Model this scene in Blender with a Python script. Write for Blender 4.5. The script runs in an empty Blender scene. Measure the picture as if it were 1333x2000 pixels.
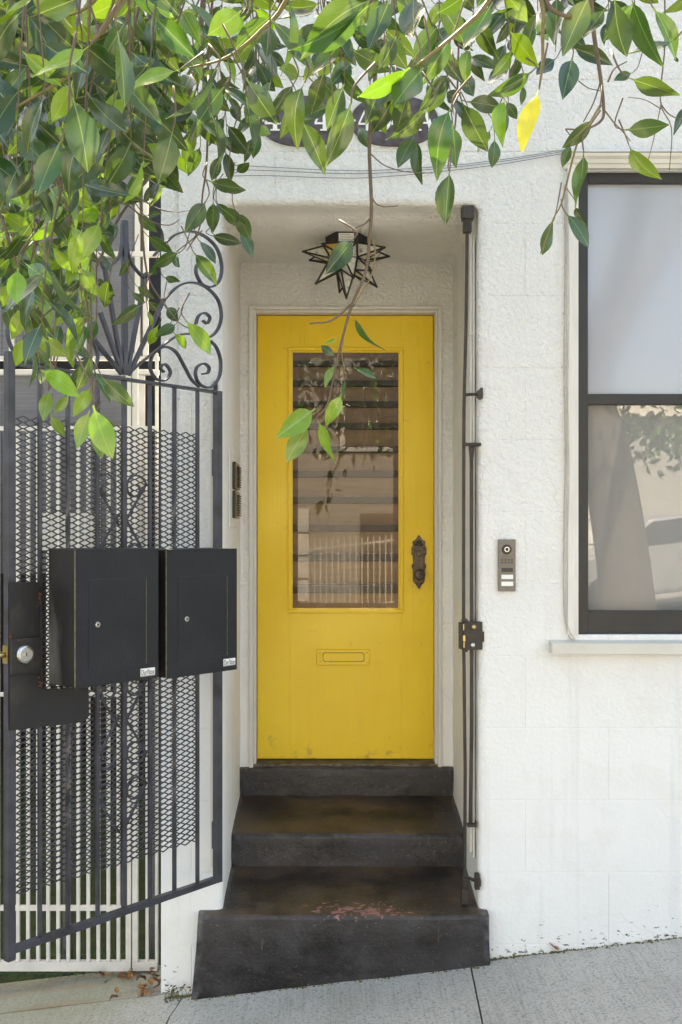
import bpy, bmesh, math, random
from mathutils import Vector, Matrix, noise
R = math.radians
random.seed(7)
scene = bpy.context.scene
COL = scene.collection

# ------------------------------------------------------------------ camera, sky, sun, exposure
FPX, CX, CY, EYE = 2052.0, 640.0, 1044.0, Vector((0.0, -4.0, 1.75))
cam = bpy.data.cameras.new('camera')
cam.lens = FPX / 2000.0 * 36.0
cam.sensor_width = 36.0
cam.shift_x = (666.5 - CX) / 2000.0
cam.shift_y = (CY - 1000.0) / 2000.0
cam.clip_start, cam.clip_end = 0.05, 500
camo = bpy.data.objects.new('camera', cam)
camo.location = EYE
camo.rotation_euler = (R(90), 0, 0)
COL.objects.link(camo)
scene.camera = camo

SUN_EL, SUN_AZ = R(50), R(-14)         # sun stands behind the house, a little to its left
sdir = Vector((math.sin(SUN_AZ) * math.cos(SUN_EL), math.cos(SUN_AZ) * math.cos(SUN_EL), math.sin(SUN_EL)))
world = bpy.data.worlds.new('World')
scene.world = world
world.use_nodes = True
wn = world.node_tree.nodes
wl = world.node_tree.links
sky = wn.new('ShaderNodeTexSky')
sky.sky_type = 'NISHITA'
sky.sun_disc = False
sky.sun_elevation = SUN_EL
sky.sun_rotation = SUN_AZ
sky.dust_density = 4.0
sky.ozone_density = 0.6
wl.new(sky.outputs[0], wn['Background'].inputs[0])
wn['Background'].inputs[1].default_value = 0.13
sun = bpy.data.lights.new('sun', 'SUN')
sun.energy = 4.6
sun.angle = R(0.5)
sun.color = (1.0, 0.94, 0.84)
suno = bpy.data.objects.new('sun', sun)
suno.location = (0, 8, 12)
suno.rotation_euler = (-sdir).to_track_quat('-Z', 'Y').to_euler()
COL.objects.link(suno)
vs = scene.view_settings
vs.view_transform = 'Standard'
vs.look = 'None'
vs.exposure = 2.50
vs.use_white_balance = True              # the camera's balance for open shade
vs.white_balance_temperature = 7800
vs.white_balance_tint = 8
vs.gamma = 1.0
vs.use_curve_mapping = False
scene.render.engine = 'CYCLES'
scene.cycles.use_denoising = True
scene.cycles.max_bounces = 10
scene.cycles.diffuse_bounces = 5
scene.cycles.glossy_bounces = 4
scene.cycles.transmission_bounces = 8
scene.cycles.transparent_max_bounces = 12
scene.cycles.sample_clamp_indirect = 6.0

# ------------------------------------------------------------------ pixel -> place helpers
def ray(px, py):
    return Vector(((px - CX) / FPX, 1.0, (CY - py) / FPX))
def P(px, py, y):                       # point of that ray on the plane at depth y (y = 0 is the house front)
    return EYE + ray(px, py) * (y + 4.0)
def S(y):
    return FPX / (y + 4.0)
def ground_z(x, y=0.0):
    return 0.0625 + 0.115 * x + 0.012 * min(y, 0.3)

# ------------------------------------------------------------------ materials
MATS = {}
def new_mat(name):
    m = bpy.data.materials.new(name)
    m.use_nodes = True
    MATS[name] = m
    nt = m.node_tree
    return m, nt, nt.nodes, nt.links, nt.nodes['Principled BSDF']

def coords(n, l, scale=(1, 1, 1)):
    tc = n.new('ShaderNodeTexCoord')
    mp = n.new('ShaderNodeMapping')
    mp.inputs['Scale'].default_value = scale
    l.new(tc.outputs['Object'], mp.inputs['Vector'])
    return mp.outputs['Vector']
def noise_tex(n, l, vec, scale, detail=4, rough=0.55):
    t = n.new('ShaderNodeTexNoise')
    t.inputs['Scale'].default_value = scale
    t.inputs['Detail'].default_value = detail
    t.inputs['Roughness'].default_value = rough
    l.new(vec, t.inputs['Vector'])
    return t.outputs['Fac']
def ramp(n, l, fac, p0, p1, c0=(0, 0, 0, 1), c1=(1, 1, 1, 1)):
    r = n.new('ShaderNodeValToRGB')
    r.color_ramp.elements[0].position = p0
    r.color_ramp.elements[1].position = p1
    r.color_ramp.elements[0].color = c0
    r.color_ramp.elements[1].color = c1
    l.new(fac, r.inputs[0])
    return r.outputs['Color']
def mix(n, l, fac, a, b, mode='MIX'):
    m = n.new('ShaderNodeMix')
    m.data_type = 'RGBA'
    m.blend_type = mode
    for s, v in ((m.inputs[0], fac), (m.inputs[6], a), (m.inputs[7], b)):
        if hasattr(v, 'is_linked'):
            l.new(v, s)
        elif isinstance(v, (int, float)):
            s.default_value = v
        else:
            s.default_value = (*v[:3], 1)
    return m.outputs[2]
def math_n(n, l, op, a, b=None, c=None):
    m = n.new('ShaderNodeMath')
    m.operation = op
    for s, v in zip(m.inputs, (a, b, c)):
        if v is None: continue
        if hasattr(v, 'is_linked'): l.new(v, s)
        else: s.default_value = v
    return m.outputs[0]
def bump(n, l, bsdf, height, strength, dist, prev=None):
    b = n.new('ShaderNodeBump')
    b.inputs['Strength'].default_value = strength
    b.inputs['Distance'].default_value = dist
    l.new(height, b.inputs['Height'])
    if prev is not None: l.new(prev, b.inputs['Normal'])
    if bsdf is not None: l.new(b.outputs[0], bsdf.inputs['Normal'])
    return b.outputs[0]
def sep(n, l, vec):
    s = n.new('ShaderNodeSeparateXYZ')
    l.new(vec, s.inputs[0])
    return s.outputs

def paint(name, col, rough=0.5, var=0.12, nscale=8, bstr=0.15, bscale=120, bdist=0.002, metal=0.0, stretch=(1, 1, 1), col2=None, p=(0.35, 0.7), spec=0.5):
    m, nt, n, l, b = new_mat(name)
    v = coords(n, l, stretch)
    f = noise_tex(n, l, v, nscale, 5)
    c2 = col2 if col2 else tuple(c * (1 - var) for c in col)
    l.new(mix(n, l, ramp(n, l, f, p[0], p[1]), col, c2), b.inputs['Base Color'])
    b.inputs['Roughness'].default_value = rough
    b.inputs['Metallic'].default_value = metal
    b.inputs['Specular IOR Level'].default_value = spec
    if bstr: bump(n, l, b, noise_tex(n, l, v, bscale, 3), bstr, bdist)
    return m

def stucco(name, col, stain, coarse=0.6, base_dirt=True):
    m, nt, n, l, b = new_mat(name)
    v = coords(n, l)
    big = noise_tex(n, l, v, 1.7, 5)
    c = mix(n, l, ramp(n, l, big, 0.35, 0.75), col, tuple(x * 0.93 for x in col))
    # thin grey rubbing and speckle
    sp = noise_tex(n, l, v, 42, 5, 0.7)
    c = mix(n, l, ramp(n, l, sp, 0.70, 0.80), c, stain)
    lay = noise_tex(n, l, v, 4.5, 7, 0.7)
    c = mix(n, l, math_n(n, l, 'MULTIPLY', ramp(n, l, lay, 0.52, 0.60), 0.35), c, tuple(q * k for q, k in zip(col, (0.90, 0.885, 0.85))))
    vo = n.new('ShaderNodeTexVoronoi'); vo.feature = 'DISTANCE_TO_EDGE'; vo.inputs['Scale'].default_value = 2.1
    wv = n.new('ShaderNodeVectorMath'); wv.operation = 'MULTIPLY_ADD'; wv.inputs[1].default_value = (0.18, 0.18, 0.18)
    nv = n.new('ShaderNodeTexNoise'); nv.inputs['Scale'].default_value = 7; nv.inputs['Detail'].default_value = 5; l.new(v, nv.inputs['Vector'])
    l.new(nv.outputs['Color'], wv.inputs[0]); l.new(v, wv.inputs[2]); l.new(wv.outputs[0], vo.inputs['Vector'])
    crk = math_n(n, l, 'MULTIPLY', ramp(n, l, vo.outputs['Distance'], 0.0, 0.006, (1, 1, 1, 1), (0, 0, 0, 1)), ramp(n, l, noise_tex(n, l, v, 1.3, 3), 0.52, 0.62))
    c = mix(n, l, math_n(n, l, 'MULTIPLY', crk, 0.28), c, stain)
    # drips running down from above
    vd = coords(n, l, (14, 14, 0.6))
    dr = noise_tex(n, l, vd, 1.0, 4)
    c = mix(n, l, math_n(n, l, 'MULTIPLY', ramp(n, l, dr, 0.58, 0.85), 0.30), c, stain)
    if base_dirt:
        x, y, z = sep(n, l, v)
        g = math_n(n, l, 'SUBTRACT', z, math_n(n, l, 'MULTIPLY_ADD', x, 0.115, 0.0625))
        near = ramp(n, l, g, 0.0, 0.16, (1, 1, 1, 1), (0, 0, 0, 1))
        chips = noise_tex(n, l, coords(n, l, (1, 1, 2.0)), 30, 6, 0.65)
        thr = math_n(n, l, 'MULTIPLY_ADD', near, 0.145, chips)
        c = mix(n, l, ramp(n, l, thr, 0.70, 0.74), c, (0.11, 0.085, 0.055))
    l.new(c, b.inputs['Base Color'])
    b.inputs['Roughness'].default_value = 0.75
    b.inputs['Specular IOR Level'].default_value = 0.3
    x, y, z = sep(n, l, v)
    # rough trowelled texture: stronger high up where the paint is thin
    lump = noise_tex(n, l, v, 55, 4, 0.6)
    fine = noise_tex(n, l, v, 210, 3)
    up = ramp(n, l, math_n(n, l, 'MULTIPLY', z, 0.3), 0.22, 0.85, (0.12, 0.12, 0.12, 1), (1, 1, 1, 1))
    hl = math_n(n, l, 'MULTIPLY', ramp(n, l, lump, 0.38, 0.68), up)
    n1 = bump(n, l, None, hl, coarse, 0.008)
    bump(n, l, b, fine, 0.35, 0.0015, n1)
    return m

stucco('stucco', (0.83, 0.83, 0.82), (0.42, 0.41, 0.39), 0.9)
stucco('alcove_stucco', (0.88, 0.86, 0.82), (0.30, 0.28, 0.25), 1.0, False)  # colour lighter and warmer than the front stucco to brighten the recess
paint('trim_white', (0.72, 0.70, 0.66), 0.5, 0.15, 5, 0.25, 60, 0.002, stretch=(6, 6, 0.8))
paint('sill_white', (0.66, 0.64, 0.58), 0.5, 0.15, 5, 0.25, 60, 0.002)
paint('jamb_paint', (0.70, 0.68, 0.64), 0.5, 0.12, 4, 0.2, 50, 0.0015, stretch=(8, 8, 0.5))
paint('black_frame', (0.022, 0.021, 0.021), 0.45, 0.3, 6, 0.2, 70, 0.0015)
paint('gate_iron', (0.075, 0.075, 0.092), 0.36, 0.3, 12, 0.25, 90, 0.001, col2=(0.036, 0.035, 0.040), metal=0.25)  # base colour lightened towards grey-blue for the sky reflected in the iron
paint('bronze', (0.075, 0.055, 0.042), 0.4, 0.4, 60, 0.6, 240, 0.002, metal=0.7, col2=(0.16, 0.12, 0.085))
paint('latch_iron', (0.050, 0.043, 0.037), 0.5, 0.3, 14, 0.3, 90, 0.001, metal=0.35, col2=(0.024, 0.021, 0.019))
paint('brass', (0.55, 0.42, 0.18), 0.3, 0.2, 30, 0.1, 100, metal=1.0)
paint('steel', (0.62, 0.61, 0.58), 0.28, 0.2, 30, 0.1, 100, metal=1.0)
paint('rust', (0.16, 0.060, 0.022), 0.85, 0.5, 40, 0.5, 120, 0.003, col2=(0.05, 0.025, 0.015))
paint('brushed_steel', (0.17, 0.158, 0.14), 0.42, 0.15, 4, 0.1, 200, 0.0004, metal=0.5, stretch=(1, 1, 30))
paint('black_plastic', (0.012, 0.012, 0.013), 0.3, 0.2, 20, 0)
paint('dark_key', (0.05, 0.048, 0.045), 0.4, 0.2, 20, 0)
paint('label_white', (0.82, 0.82, 0.80), 0.5, 0.04, 30, 0)
paint('ink', (0.012, 0.012, 0.014), 0.5, 0.1, 10, 0)
paint('edge_scuff', (0.22, 0.19, 0.14), 0.6, 0.5, 60, 0.2)
paint('iron_plaque', (0.060, 0.045, 0.050), 0.55, 0.4, 28, 0.3, 90, 0.001, col2=(0.12, 0.105, 0.125), metal=0.2)
paint('white_bar', (0.72, 0.70, 0.65), 0.5, 0.18, 14, 0.25, 90, 0.001)
paint('tread_black', (0.008, 0.007, 0.008), 0.6, 0.2, 10, 0.1)
paint('riser_brown', (0.16, 0.108, 0.075), 0.5, 0.25, 4, 0.15, 40, 0.001, stretch=(1, 8, 8))
paint('hall_paint', (0.60, 0.57, 0.52), 0.7, 0.05, 3, 0)
paint('shade_cloth', (0.58, 0.585, 0.60), 0.8, 0.05, 2, 0.2, 500, 0.0004)
paint('wire_dark', (0.05, 0.05, 0.055), 0.5, 0.2, 20, 0)
paint('wire_white', (0.55, 0.50, 0.44), 0.5, 0.25, 20, 0)
paint('roof_gravel', (0.22, 0.21, 0.20), 0.9, 0.2, 20, 0.3)
paint('dark_soil', (0.045, 0.038, 0.028), 0.95, 0.3, 20, 0.5)
paint('moss', (0.085, 0.10, 0.025), 0.9, 0.4, 40, 0.5, col2=(0.18, 0.13, 0.05))
paint('tarmac', (0.05, 0.05, 0.052), 0.9, 0.25, 14, 0.4, 160, 0.004)
paint('kerb_concrete', (0.33, 0.32, 0.30), 0.85, 0.2, 10, 0.3, 120, 0.002)
paint('beige_stucco', (0.36, 0.355, 0.34), 0.8, 0.1, 3, 0.3, 60, 0.004)
paint('cream_stucco', (0.33, 0.32, 0.30), 0.8, 0.1, 3, 0.3, 60, 0.004)
paint('green_board', (0.14, 0.26, 0.13), 0.6, 0.1, 3, 0.2, 40)
paint('far_glass', (0.03, 0.035, 0.04), 0.1, 0.1, 2, 0)
paint('slate', (0.09, 0.085, 0.085), 0.8, 0.2, 8, 0.3)
paint('car_paint', (0.42, 0.43, 0.45), 0.25, 0.05, 2, 0, metal=0.4)
paint('tyre', (0.02, 0.02, 0.02), 0.8, 0.2, 30, 0.2)
paint('bark', (0.16, 0.135, 0.11), 0.85, 0.35, 14, 0.6, 40, 0.006, stretch=(3, 3, 1), col2=(0.075, 0.062, 0.05))
paint('twig_brown', (0.15, 0.105, 0.070), 0.7, 0.3, 60, 0.4, 150, 0.001)
paint('twig_young', (0.20, 0.155, 0.055), 0.6, 0.3, 60, 0.2, 150, 0.0006)
paint('lamp_frame', (0.020, 0.016, 0.013), 0.4, 0.3, 30, 0.2, metal=0.3)
paint('dark_clutter', (0.035, 0.032, 0.032), 0.7, 0.3, 8, 0.3)

# grey weathered boards with slanting saw marks
m, nt, n, l, b = new_mat('grey_board')
v = coords(n, l)
mp = n.new('ShaderNodeMapping'); mp.inputs['Rotation'].default_value = (0, R(32), 0); mp.inputs['Scale'].default_value = (3, 1, 150)
l.new(v, mp.inputs['Vector'])
saw = noise_tex(n, l, mp.outputs[0], 1.2, 3)
blot = noise_tex(n, l, v, 4, 4)
c = mix(n, l, ramp(n, l, saw, 0.35, 0.65), (0.155, 0.155, 0.172), (0.215, 0.215, 0.232))
l.new(mix(n, l, ramp(n, l, blot, 0.4, 0.8), c, (0.11, 0.108, 0.115)), b.inputs['Base Color'])
b.inputs['Roughness'].default_value = 0.7
bump(n, l, b, saw, 0.4, 0.002)

# yellow door enamel over old wood
m, nt, n, l, b = new_mat('yellow_paint')
v = coords(n, l)
vg = coords(n, l, (40, 40, 1.2))
grain = noise_tex(n, l, vg, 1.5, 5)
blot = noise_tex(n, l, v, 2.3, 4)
c = mix(n, l, ramp(n, l, blot, 0.3, 0.75), (0.86, 0.60, 0.008), (0.79, 0.50, 0.006))
sp = noise_tex(n, l, v, 26, 6, 0.75)
c = mix(n, l, ramp(n, l, sp, 0.73, 0.78), c, (0.34, 0.19, 0.02))
x, y, z = sep(n, l, v)
low = math_n(n, l, 'MULTIPLY_ADD', ramp(n, l, z, 0.0, 0.16, (1, 1, 1, 1), (0, 0, 0, 1)), 0.10, noise_tex(n, l, v, 16, 6, 0.7))
c = mix(n, l, math_n(n, l, 'MULTIPLY', ramp(n, l, low, 0.62, 0.75), 0.5), c, (0.22, 0.13, 0.03))
hx_ = math_n(n, l, 'SUBTRACT', x, 0.345); hz_ = math_n(n, l, 'MULTIPLY', math_n(n, l, 'SUBTRACT', z, 0.85), 0.5)
hd = math_n(n, l, 'SQRT', math_n(n, l, 'ADD', math_n(n, l, 'MULTIPLY', hx_, hx_), math_n(n, l, 'MULTIPLY', hz_, hz_)))
gr_ = math_n(n, l, 'SUBTRACT', noise_tex(n, l, v, 18, 6, 0.7), math_n(n, l, 'MULTIPLY', hd, 2.4))
c = mix(n, l, math_n(n, l, 'MULTIPLY', ramp(n, l, gr_, 0.36, 0.6), 0.35), c, (0.30, 0.19, 0.03))
st_ = noise_tex(n, l, coords(n, l, (22, 22, 0.7)), 1.0, 4)
c = mix(n, l, math_n(n, l, 'MULTIPLY', ramp(n, l, st_, 0.5, 0.75), 0.22), c, (0.80, 0.50, 0.04))
l.new(c, b.inputs['Base Color'])
l.new(ramp(n, l, blot, 0.3, 0.7, (0.26, 0.26, 0.26, 1), (0.46, 0.46, 0.46, 1)), b.inputs['Roughness'])
n1 = bump(n, l, None, grain, 0.45, 0.0018)
bump(n, l, b, noise_tex(n, l, v, 90, 3), 0.12, 0.001, n1)

# worn dark paint on concrete steps
m, nt, n, l, b = new_mat('step_paint')
v = coords(n, l)
x, y, z = sep(n, l, v)
blot = noise_tex(n, l, v, 3.2, 6, 0.6)
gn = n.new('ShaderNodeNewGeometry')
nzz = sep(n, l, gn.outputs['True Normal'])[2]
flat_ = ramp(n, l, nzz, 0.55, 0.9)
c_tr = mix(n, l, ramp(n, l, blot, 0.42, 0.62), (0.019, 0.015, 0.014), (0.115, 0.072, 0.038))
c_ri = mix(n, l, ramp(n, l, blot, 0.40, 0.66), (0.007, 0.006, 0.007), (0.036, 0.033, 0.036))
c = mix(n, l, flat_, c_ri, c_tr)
c = mix(n, l, ramp(n, l, noise_tex(n, l, v, 6, 8, 0.75), 0.48, 0.74), c, (0.044, 0.041, 0.046))
c = mix(n, l, ramp(n, l, noise_tex(n, l, v, 48, 8, 0.85), 0.60, 0.74), c, (0.11, 0.10, 0.095))
c = mix(n, l, ramp(n, l, noise_tex(n, l, v, 90, 4, 0.7), 0.66, 0.72), c, (0.26, 0.24, 0.22))
edge = n.new('ShaderNodeNewGeometry')
worn = math_n(n, l, 'MULTIPLY', ramp(n, l, edge.outputs['Pointiness'], 0.515, 0.56), ramp(n, l, noise_tex(n, l, v, 20, 5, 0.7), 0.40, 0.65))
c = mix(n, l, worn, c, (0.16, 0.15, 0.15))
# fine dust scratches
c = mix(n, l, ramp(n, l, noise_tex(n, l, coords(n, l, (70, 10, 6)), 1, 4, 0.7), 0.66, 0.74), c, (0.11, 0.10, 0.095))
# old pink coat showing where feet land on the lowest tread
dx = math_n(n, l, 'MULTIPLY', math_n(n, l, 'SUBTRACT', x, 0.15), 1.0)
dy = math_n(n, l, 'MULTIPLY', math_n(n, l, 'SUBTRACT', y, -0.015), 3.2)
dz = math_n(n, l, 'MULTIPLY', math_n(n, l, 'SUBTRACT', z, 0.335), 7.0)
d2 = math_n(n, l, 'ADD', math_n(n, l, 'ADD', math_n(n, l, 'MULTIPLY', dx, dx), math_n(n, l, 'MULTIPLY', dy, dy)), math_n(n, l, 'MULTIPLY', dz, dz))
d = math_n(n, l, 'SQRT', d2)
chip = noise_tex(n, l, coords(n, l, (1, 1.3, 1)), 36, 7, 0.75)
chipv = math_n(n, l, 'SUBTRACT', chip, math_n(n, l, 'MULTIPLY', d, 0.85))
chipm = ramp(n, l, chipv, 0.385, 0.393)
c = mix(n, l, chipm, c, (0.33, 0.15, 0.135))
l.new(c, b.inputs['Base Color'])
l.new(ramp(n, l, blot, 0.35, 0.75, (0.34, 0.34, 0.34, 1), (0.62, 0.62, 0.62, 1)), b.inputs['Roughness'])
n1 = bump(n, l, None, chipm, 0.4, -0.002)
n2 = bump(n, l, None, noise_tex(n, l, v, 14, 6, 0.65), 0.7, 0.008, n1)
bump(n, l, b, noise_tex(n, l, v, 130, 4), 0.6, 0.002, n2)

# broomed concrete pavement
m, nt, n, l, b = new_mat('pavement')
v = coords(n, l)
x, y, z = sep(n, l, v)
big = noise_tex(n, l, v, 2.2, 6, 0.6)
c = mix(n, l, ramp(n, l, big, 0.3, 0.72), (0.57, 0.53, 0.465), (0.41, 0.38, 0.33))
fl = noise_tex(n, l, v, 95, 5, 0.75)
c = mix(n, l, ramp(n, l, fl, 0.50, 0.66), c, (0.20, 0.195, 0.18))
c = mix(n, l, math_n(n, l, 'MULTIPLY', ramp(n, l, noise_tex(n, l, v, 80, 4, 0.7), 0.58, 0.72), 0.7), c, (0.60, 0.59, 0.55))
br = noise_tex(n, l, coords(n, l, (130, 3, 1)), 1.0, 4, 0.65)
c = mix(n, l, math_n(n, l, 'MULTIPLY', ramp(n, l, br, 0.5, 0.75), 0.45), c, (0.14, 0.135, 0.125))
alg = math_n(n, l, 'MULTIPLY', ramp(n, l, x, 0.0, 1.0), 1.0)
algm = ramp(n, l, math_n(n, l, 'SUBTRACT', noise_tex(n, l, v, 2.6, 5), math_n(n, l, 'MULTIPLY_ADD', x, 0.35, 0.12)), 0.42, 0.75)
c = mix(n, l, math_n(n, l, 'MULTIPLY', algm, 0.5), c, (0.235, 0.245, 0.115))
ru = ramp(n, l, math_n(n, l, 'MULTIPLY', noise_tex(n, l, coords(n, l, (2.2, 9, 1)), 1.0, 5), ramp(n, l, y, -0.35, 0.0)), 0.50, 0.72)
c = mix(n, l, math_n(n, l, 'MULTIPLY', ru, 0.75), c, (0.30, 0.19, 0.105))
l.new(c, b.inputs['Base Color'])
b.inputs['Roughness'].default_value = 0.88
n1 = bump(n, l, None, br, 0.35, 0.002)
bump(n, l, b, fl, 0.4, 0.0015, n1)

# green turf of the side passage
paint('turf', (0.050, 0.075, 0.022), 0.95, 0.4, 16, 0.8, 90, 0.01, col2=(0.028, 0.040, 0.014))
paint('green_wire', (0.02, 0.13, 0.06), 0.5, 0.2, 20, 0)

# textured black powder coat of the letter boxes
m, nt, n, l, b = new_mat('powder_black')
v = coords(n, l)
f = noise_tex(n, l, v, 170, 3)
l.new(mix(n, l, ramp(n, l, noise_tex(n, l, v, 6, 4), 0.4, 0.8), (0.010, 0.011, 0.014), (0.021, 0.021, 0.024)), b.inputs['Base Color'])
b.inputs['Specular IOR Level'].default_value = 0.35
l.new(ramp(n, l, noise_tex(n, l, v, 5, 6, 0.7), 0.3, 0.7, (0.28, 0.28, 0.28, 1), (0.52, 0.52, 0.52, 1)), b.inputs['Roughness'])
bump(n, l, b, f, 0.9, 0.002)
m, nt, n, l, b = new_mat('scuffed_black')
v = coords(n, l)
f = ramp(n, l, noise_tex(n, l, coords(n, l, (9, 9, 3)), 1.0, 5), 0.45, 0.72)
l.new(mix(n, l, f, (0.016, 0.014, 0.014), (0.15, 0.145, 0.14)), b.inputs['Base Color'])
b.inputs['Roughness'].default_value = 0.45
bump(n, l, b, noise_tex(n, l, v, 200, 2), 0.3, 0.001)
m, nt, n, l, b = new_mat('lock_plate')
v = coords(n, l)
f = ramp(n, l, noise_tex(n, l, coords(n, l, (6, 6, 6)), 1.0, 6, 0.65), 0.5, 0.7)
c = mix(n, l, f, (0.012, 0.011, 0.012), (0.040, 0.032, 0.026))
rm = ramp(n, l, noise_tex(n, l, v, 16, 6, 0.7), 0.66, 0.72)
l.new(mix(n, l, rm, c, (0.17, 0.075, 0.035)), b.inputs['Base Color'])
b.inputs['Roughness'].default_value = 0.5
bump(n, l, b, noise_tex(n, l, v, 30, 4), 0.3, 0.002)

def glass_mat(name, tint, refl, rough=0.0, ior=1.5):
    m = bpy.data.materials.new(name); m.use_nodes = True; MATS[name] = m
    n, l = m.node_tree.nodes, m.node_tree.links
    n.remove(n['Principled BSDF'])
    fr = n.new('ShaderNodeFresnel'); fr.inputs['IOR'].default_value = ior
    tr = n.new('ShaderNodeBsdfTransparent'); tr.inputs[0].default_value = (*tint, 1)
    gl = n.new('ShaderNodeBsdfGlossy'); gl.inputs['Roughness'].default_value = rough
    mx = n.new('ShaderNodeMixShader')
    f = math_n(n, l, 'MULTIPLY', fr.outputs[0], refl)
    l.new(f, mx.inputs[0]); l.new(tr.outputs[0], mx.inputs[1]); l.new(gl.outputs[0], mx.inputs[2])
    l.new(mx.outputs[0], n['Material Output'].inputs['Surface'])
    return m
glass_mat('door_glass', (0.93, 0.94, 0.92), 1.25)          # two faces of one pane
glass_mat('window_glass', (0.86, 0.88, 0.90), 2.8, 0.012)
glass_mat('sky_film_glass', (0.72, 0.74, 0.78), 2.2, 0.10)
_m = MATS['sky_film_glass']; _n, _l = _m.node_tree.nodes, _m.node_tree.links      # upper-sash film whose bluish diffuse colour stands in for reflected sky
_mx = [q for q in _n if q.type == 'MIX_SHADER'][0]
_tr = [q for q in _n if q.type == 'BSDF_TRANSPARENT'][0]
_df = _n.new('ShaderNodeBsdfDiffuse'); _df.inputs[0].default_value = (0.50, 0.52, 0.58, 1)
_m2 = _n.new('ShaderNodeMixShader'); _m2.inputs[0].default_value = 0.72
_l.new(_tr.outputs[0], _m2.inputs[1]); _l.new(_df.outputs[0], _m2.inputs[2]); _l.new(_m2.outputs[0], _mx.inputs[1])
m, nt, n, l, b = new_mat('seedy_glass')
v = coords(n, l)
b.inputs['Base Color'].default_value = (0.66, 0.64, 0.58, 1)
b.inputs['Roughness'].default_value = 0.12
b.inputs['Transmission Weight'].default_value = 0.12
f = noise_tex(n, l, v, 60, 3)
l.new(mix(n, l, ramp(n, l, noise_tex(n, l, v, 38, 5, 0.7), 0.52, 0.68), (0.62, 0.60, 0.54), (0.16, 0.15, 0.13)), b.inputs['Base Color'])
bump(n, l, b, f, 0.3, 0.002)
m, nt, n, l, b = new_mat('amber_glass')
b.inputs['Base Color'].default_value = (0.62, 0.36, 0.09, 1)
b.inputs['Roughness'].default_value = 0.15
b.inputs['Transmission Weight'].default_value = 0.4

# leaves: colour per mesh attribute, pale midrib, glossy skin, light coming through
def leaf_mat(name, gloss=0.20):
    m, nt, n, l, b = new_mat(name)
    at = n.new('ShaderNodeAttribute'); at.attribute_name = 'leaf_colour'
    uv = n.new('ShaderNodeUVMap'); uv.uv_map = 'leaf_uv'
    u, w, _ = sep(n, l, uv.outputs[0])
    aw = math_n(n, l, 'ABSOLUTE', w)
    rib = ramp(n, l, aw, 0.015, 0.05, (1, 1, 1, 1), (0, 0, 0, 1))
    # side veins
    ph = math_n(n, l, 'SINE', math_n(n, l, 'MULTIPLY', math_n(n, l, 'SUBTRACT', u, math_n(n, l, 'MULTIPLY', aw, 0.45)), 85))
    vein = ramp(n, l, ph, 0.75, 1.0)
    oi = n.new('ShaderNodeObjectInfo')
    tc = n.new('ShaderNodeTexCoord')
    nz = noise_tex(n, l, tc.outputs['Object'], 5, 3)
    hs = n.new('ShaderNodeHueSaturation')
    l.new(math_n(n, l, 'MULTIPLY_ADD', oi.outputs['Random'], 0.03, 0.485), hs.inputs['Hue'])
    l.new(math_n(n, l, 'MULTIPLY_ADD', oi.outputs['Random'], 0.5, 0.78), hs.inputs['Value'])
    l.new(at.outputs['Color'], hs.inputs['Color'])
    c = mix(n, l, math_n(n, l, 'MULTIPLY', ramp(n, l, nz, 0.45, 0.8), 0.25), hs.outputs[0], (0.06, 0.07, 0.02))
    spot = noise_tex(n, l, tc.outputs['Object'], 16, 5, 0.75)
    c = mix(n, l, math_n(n, l, 'MULTIPLY', ramp(n, l, spot, 0.71, 0.76), 0.45), c, (0.12, 0.10, 0.035))
    pale = mix(n, l, 0.55, c, (0.42, 0.50, 0.16))
    c = mix(n, l, math_n(n, l, 'MULTIPLY', vein, 0.07), c, pale)
    c = mix(n, l, math_n(n, l, 'MULTIPLY', rib, 0.75), c, pale)
    l.new(c, b.inputs['Base Color'])
    b.inputs['Roughness'].default_value = gloss
    b.inputs['Specular IOR Level'].default_value = 0.8
    bump(n, l, b, math_n(n, l, 'ADD', vein, math_n(n, l, 'MULTIPLY', rib, 2.0)), 0.12, 0.01)
    trl = n.new('ShaderNodeBsdfTranslucent')
    tcx = mix(n, l, 0.25, c, (0.35, 0.55, 0.02))
    l.new(mix(n, l, 1.0, tcx, c, 'ADD') if False else tcx, trl.inputs['Color'])
    mx = n.new('ShaderNodeMixShader'); mx.inputs[0].default_value = 0.17
    l.new(b.outputs[0], mx.inputs[1]); l.new(trl.outputs[0], mx.inputs[2])
    l.new(mx.outputs[0], n['Material Output'].inputs['Surface'])
leaf_mat('leaf')
paint('dead_leaf', (0.20, 0.075, 0.030), 0.8, 0.5, 40, 0.5, 80, 0.003, col2=(0.42, 0.22, 0.07))
paint('dead_leaf_dark', (0.085, 0.040, 0.022), 0.8, 0.5, 40, 0.5, 80, 0.003, col2=(0.16, 0.085, 0.04))

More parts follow.
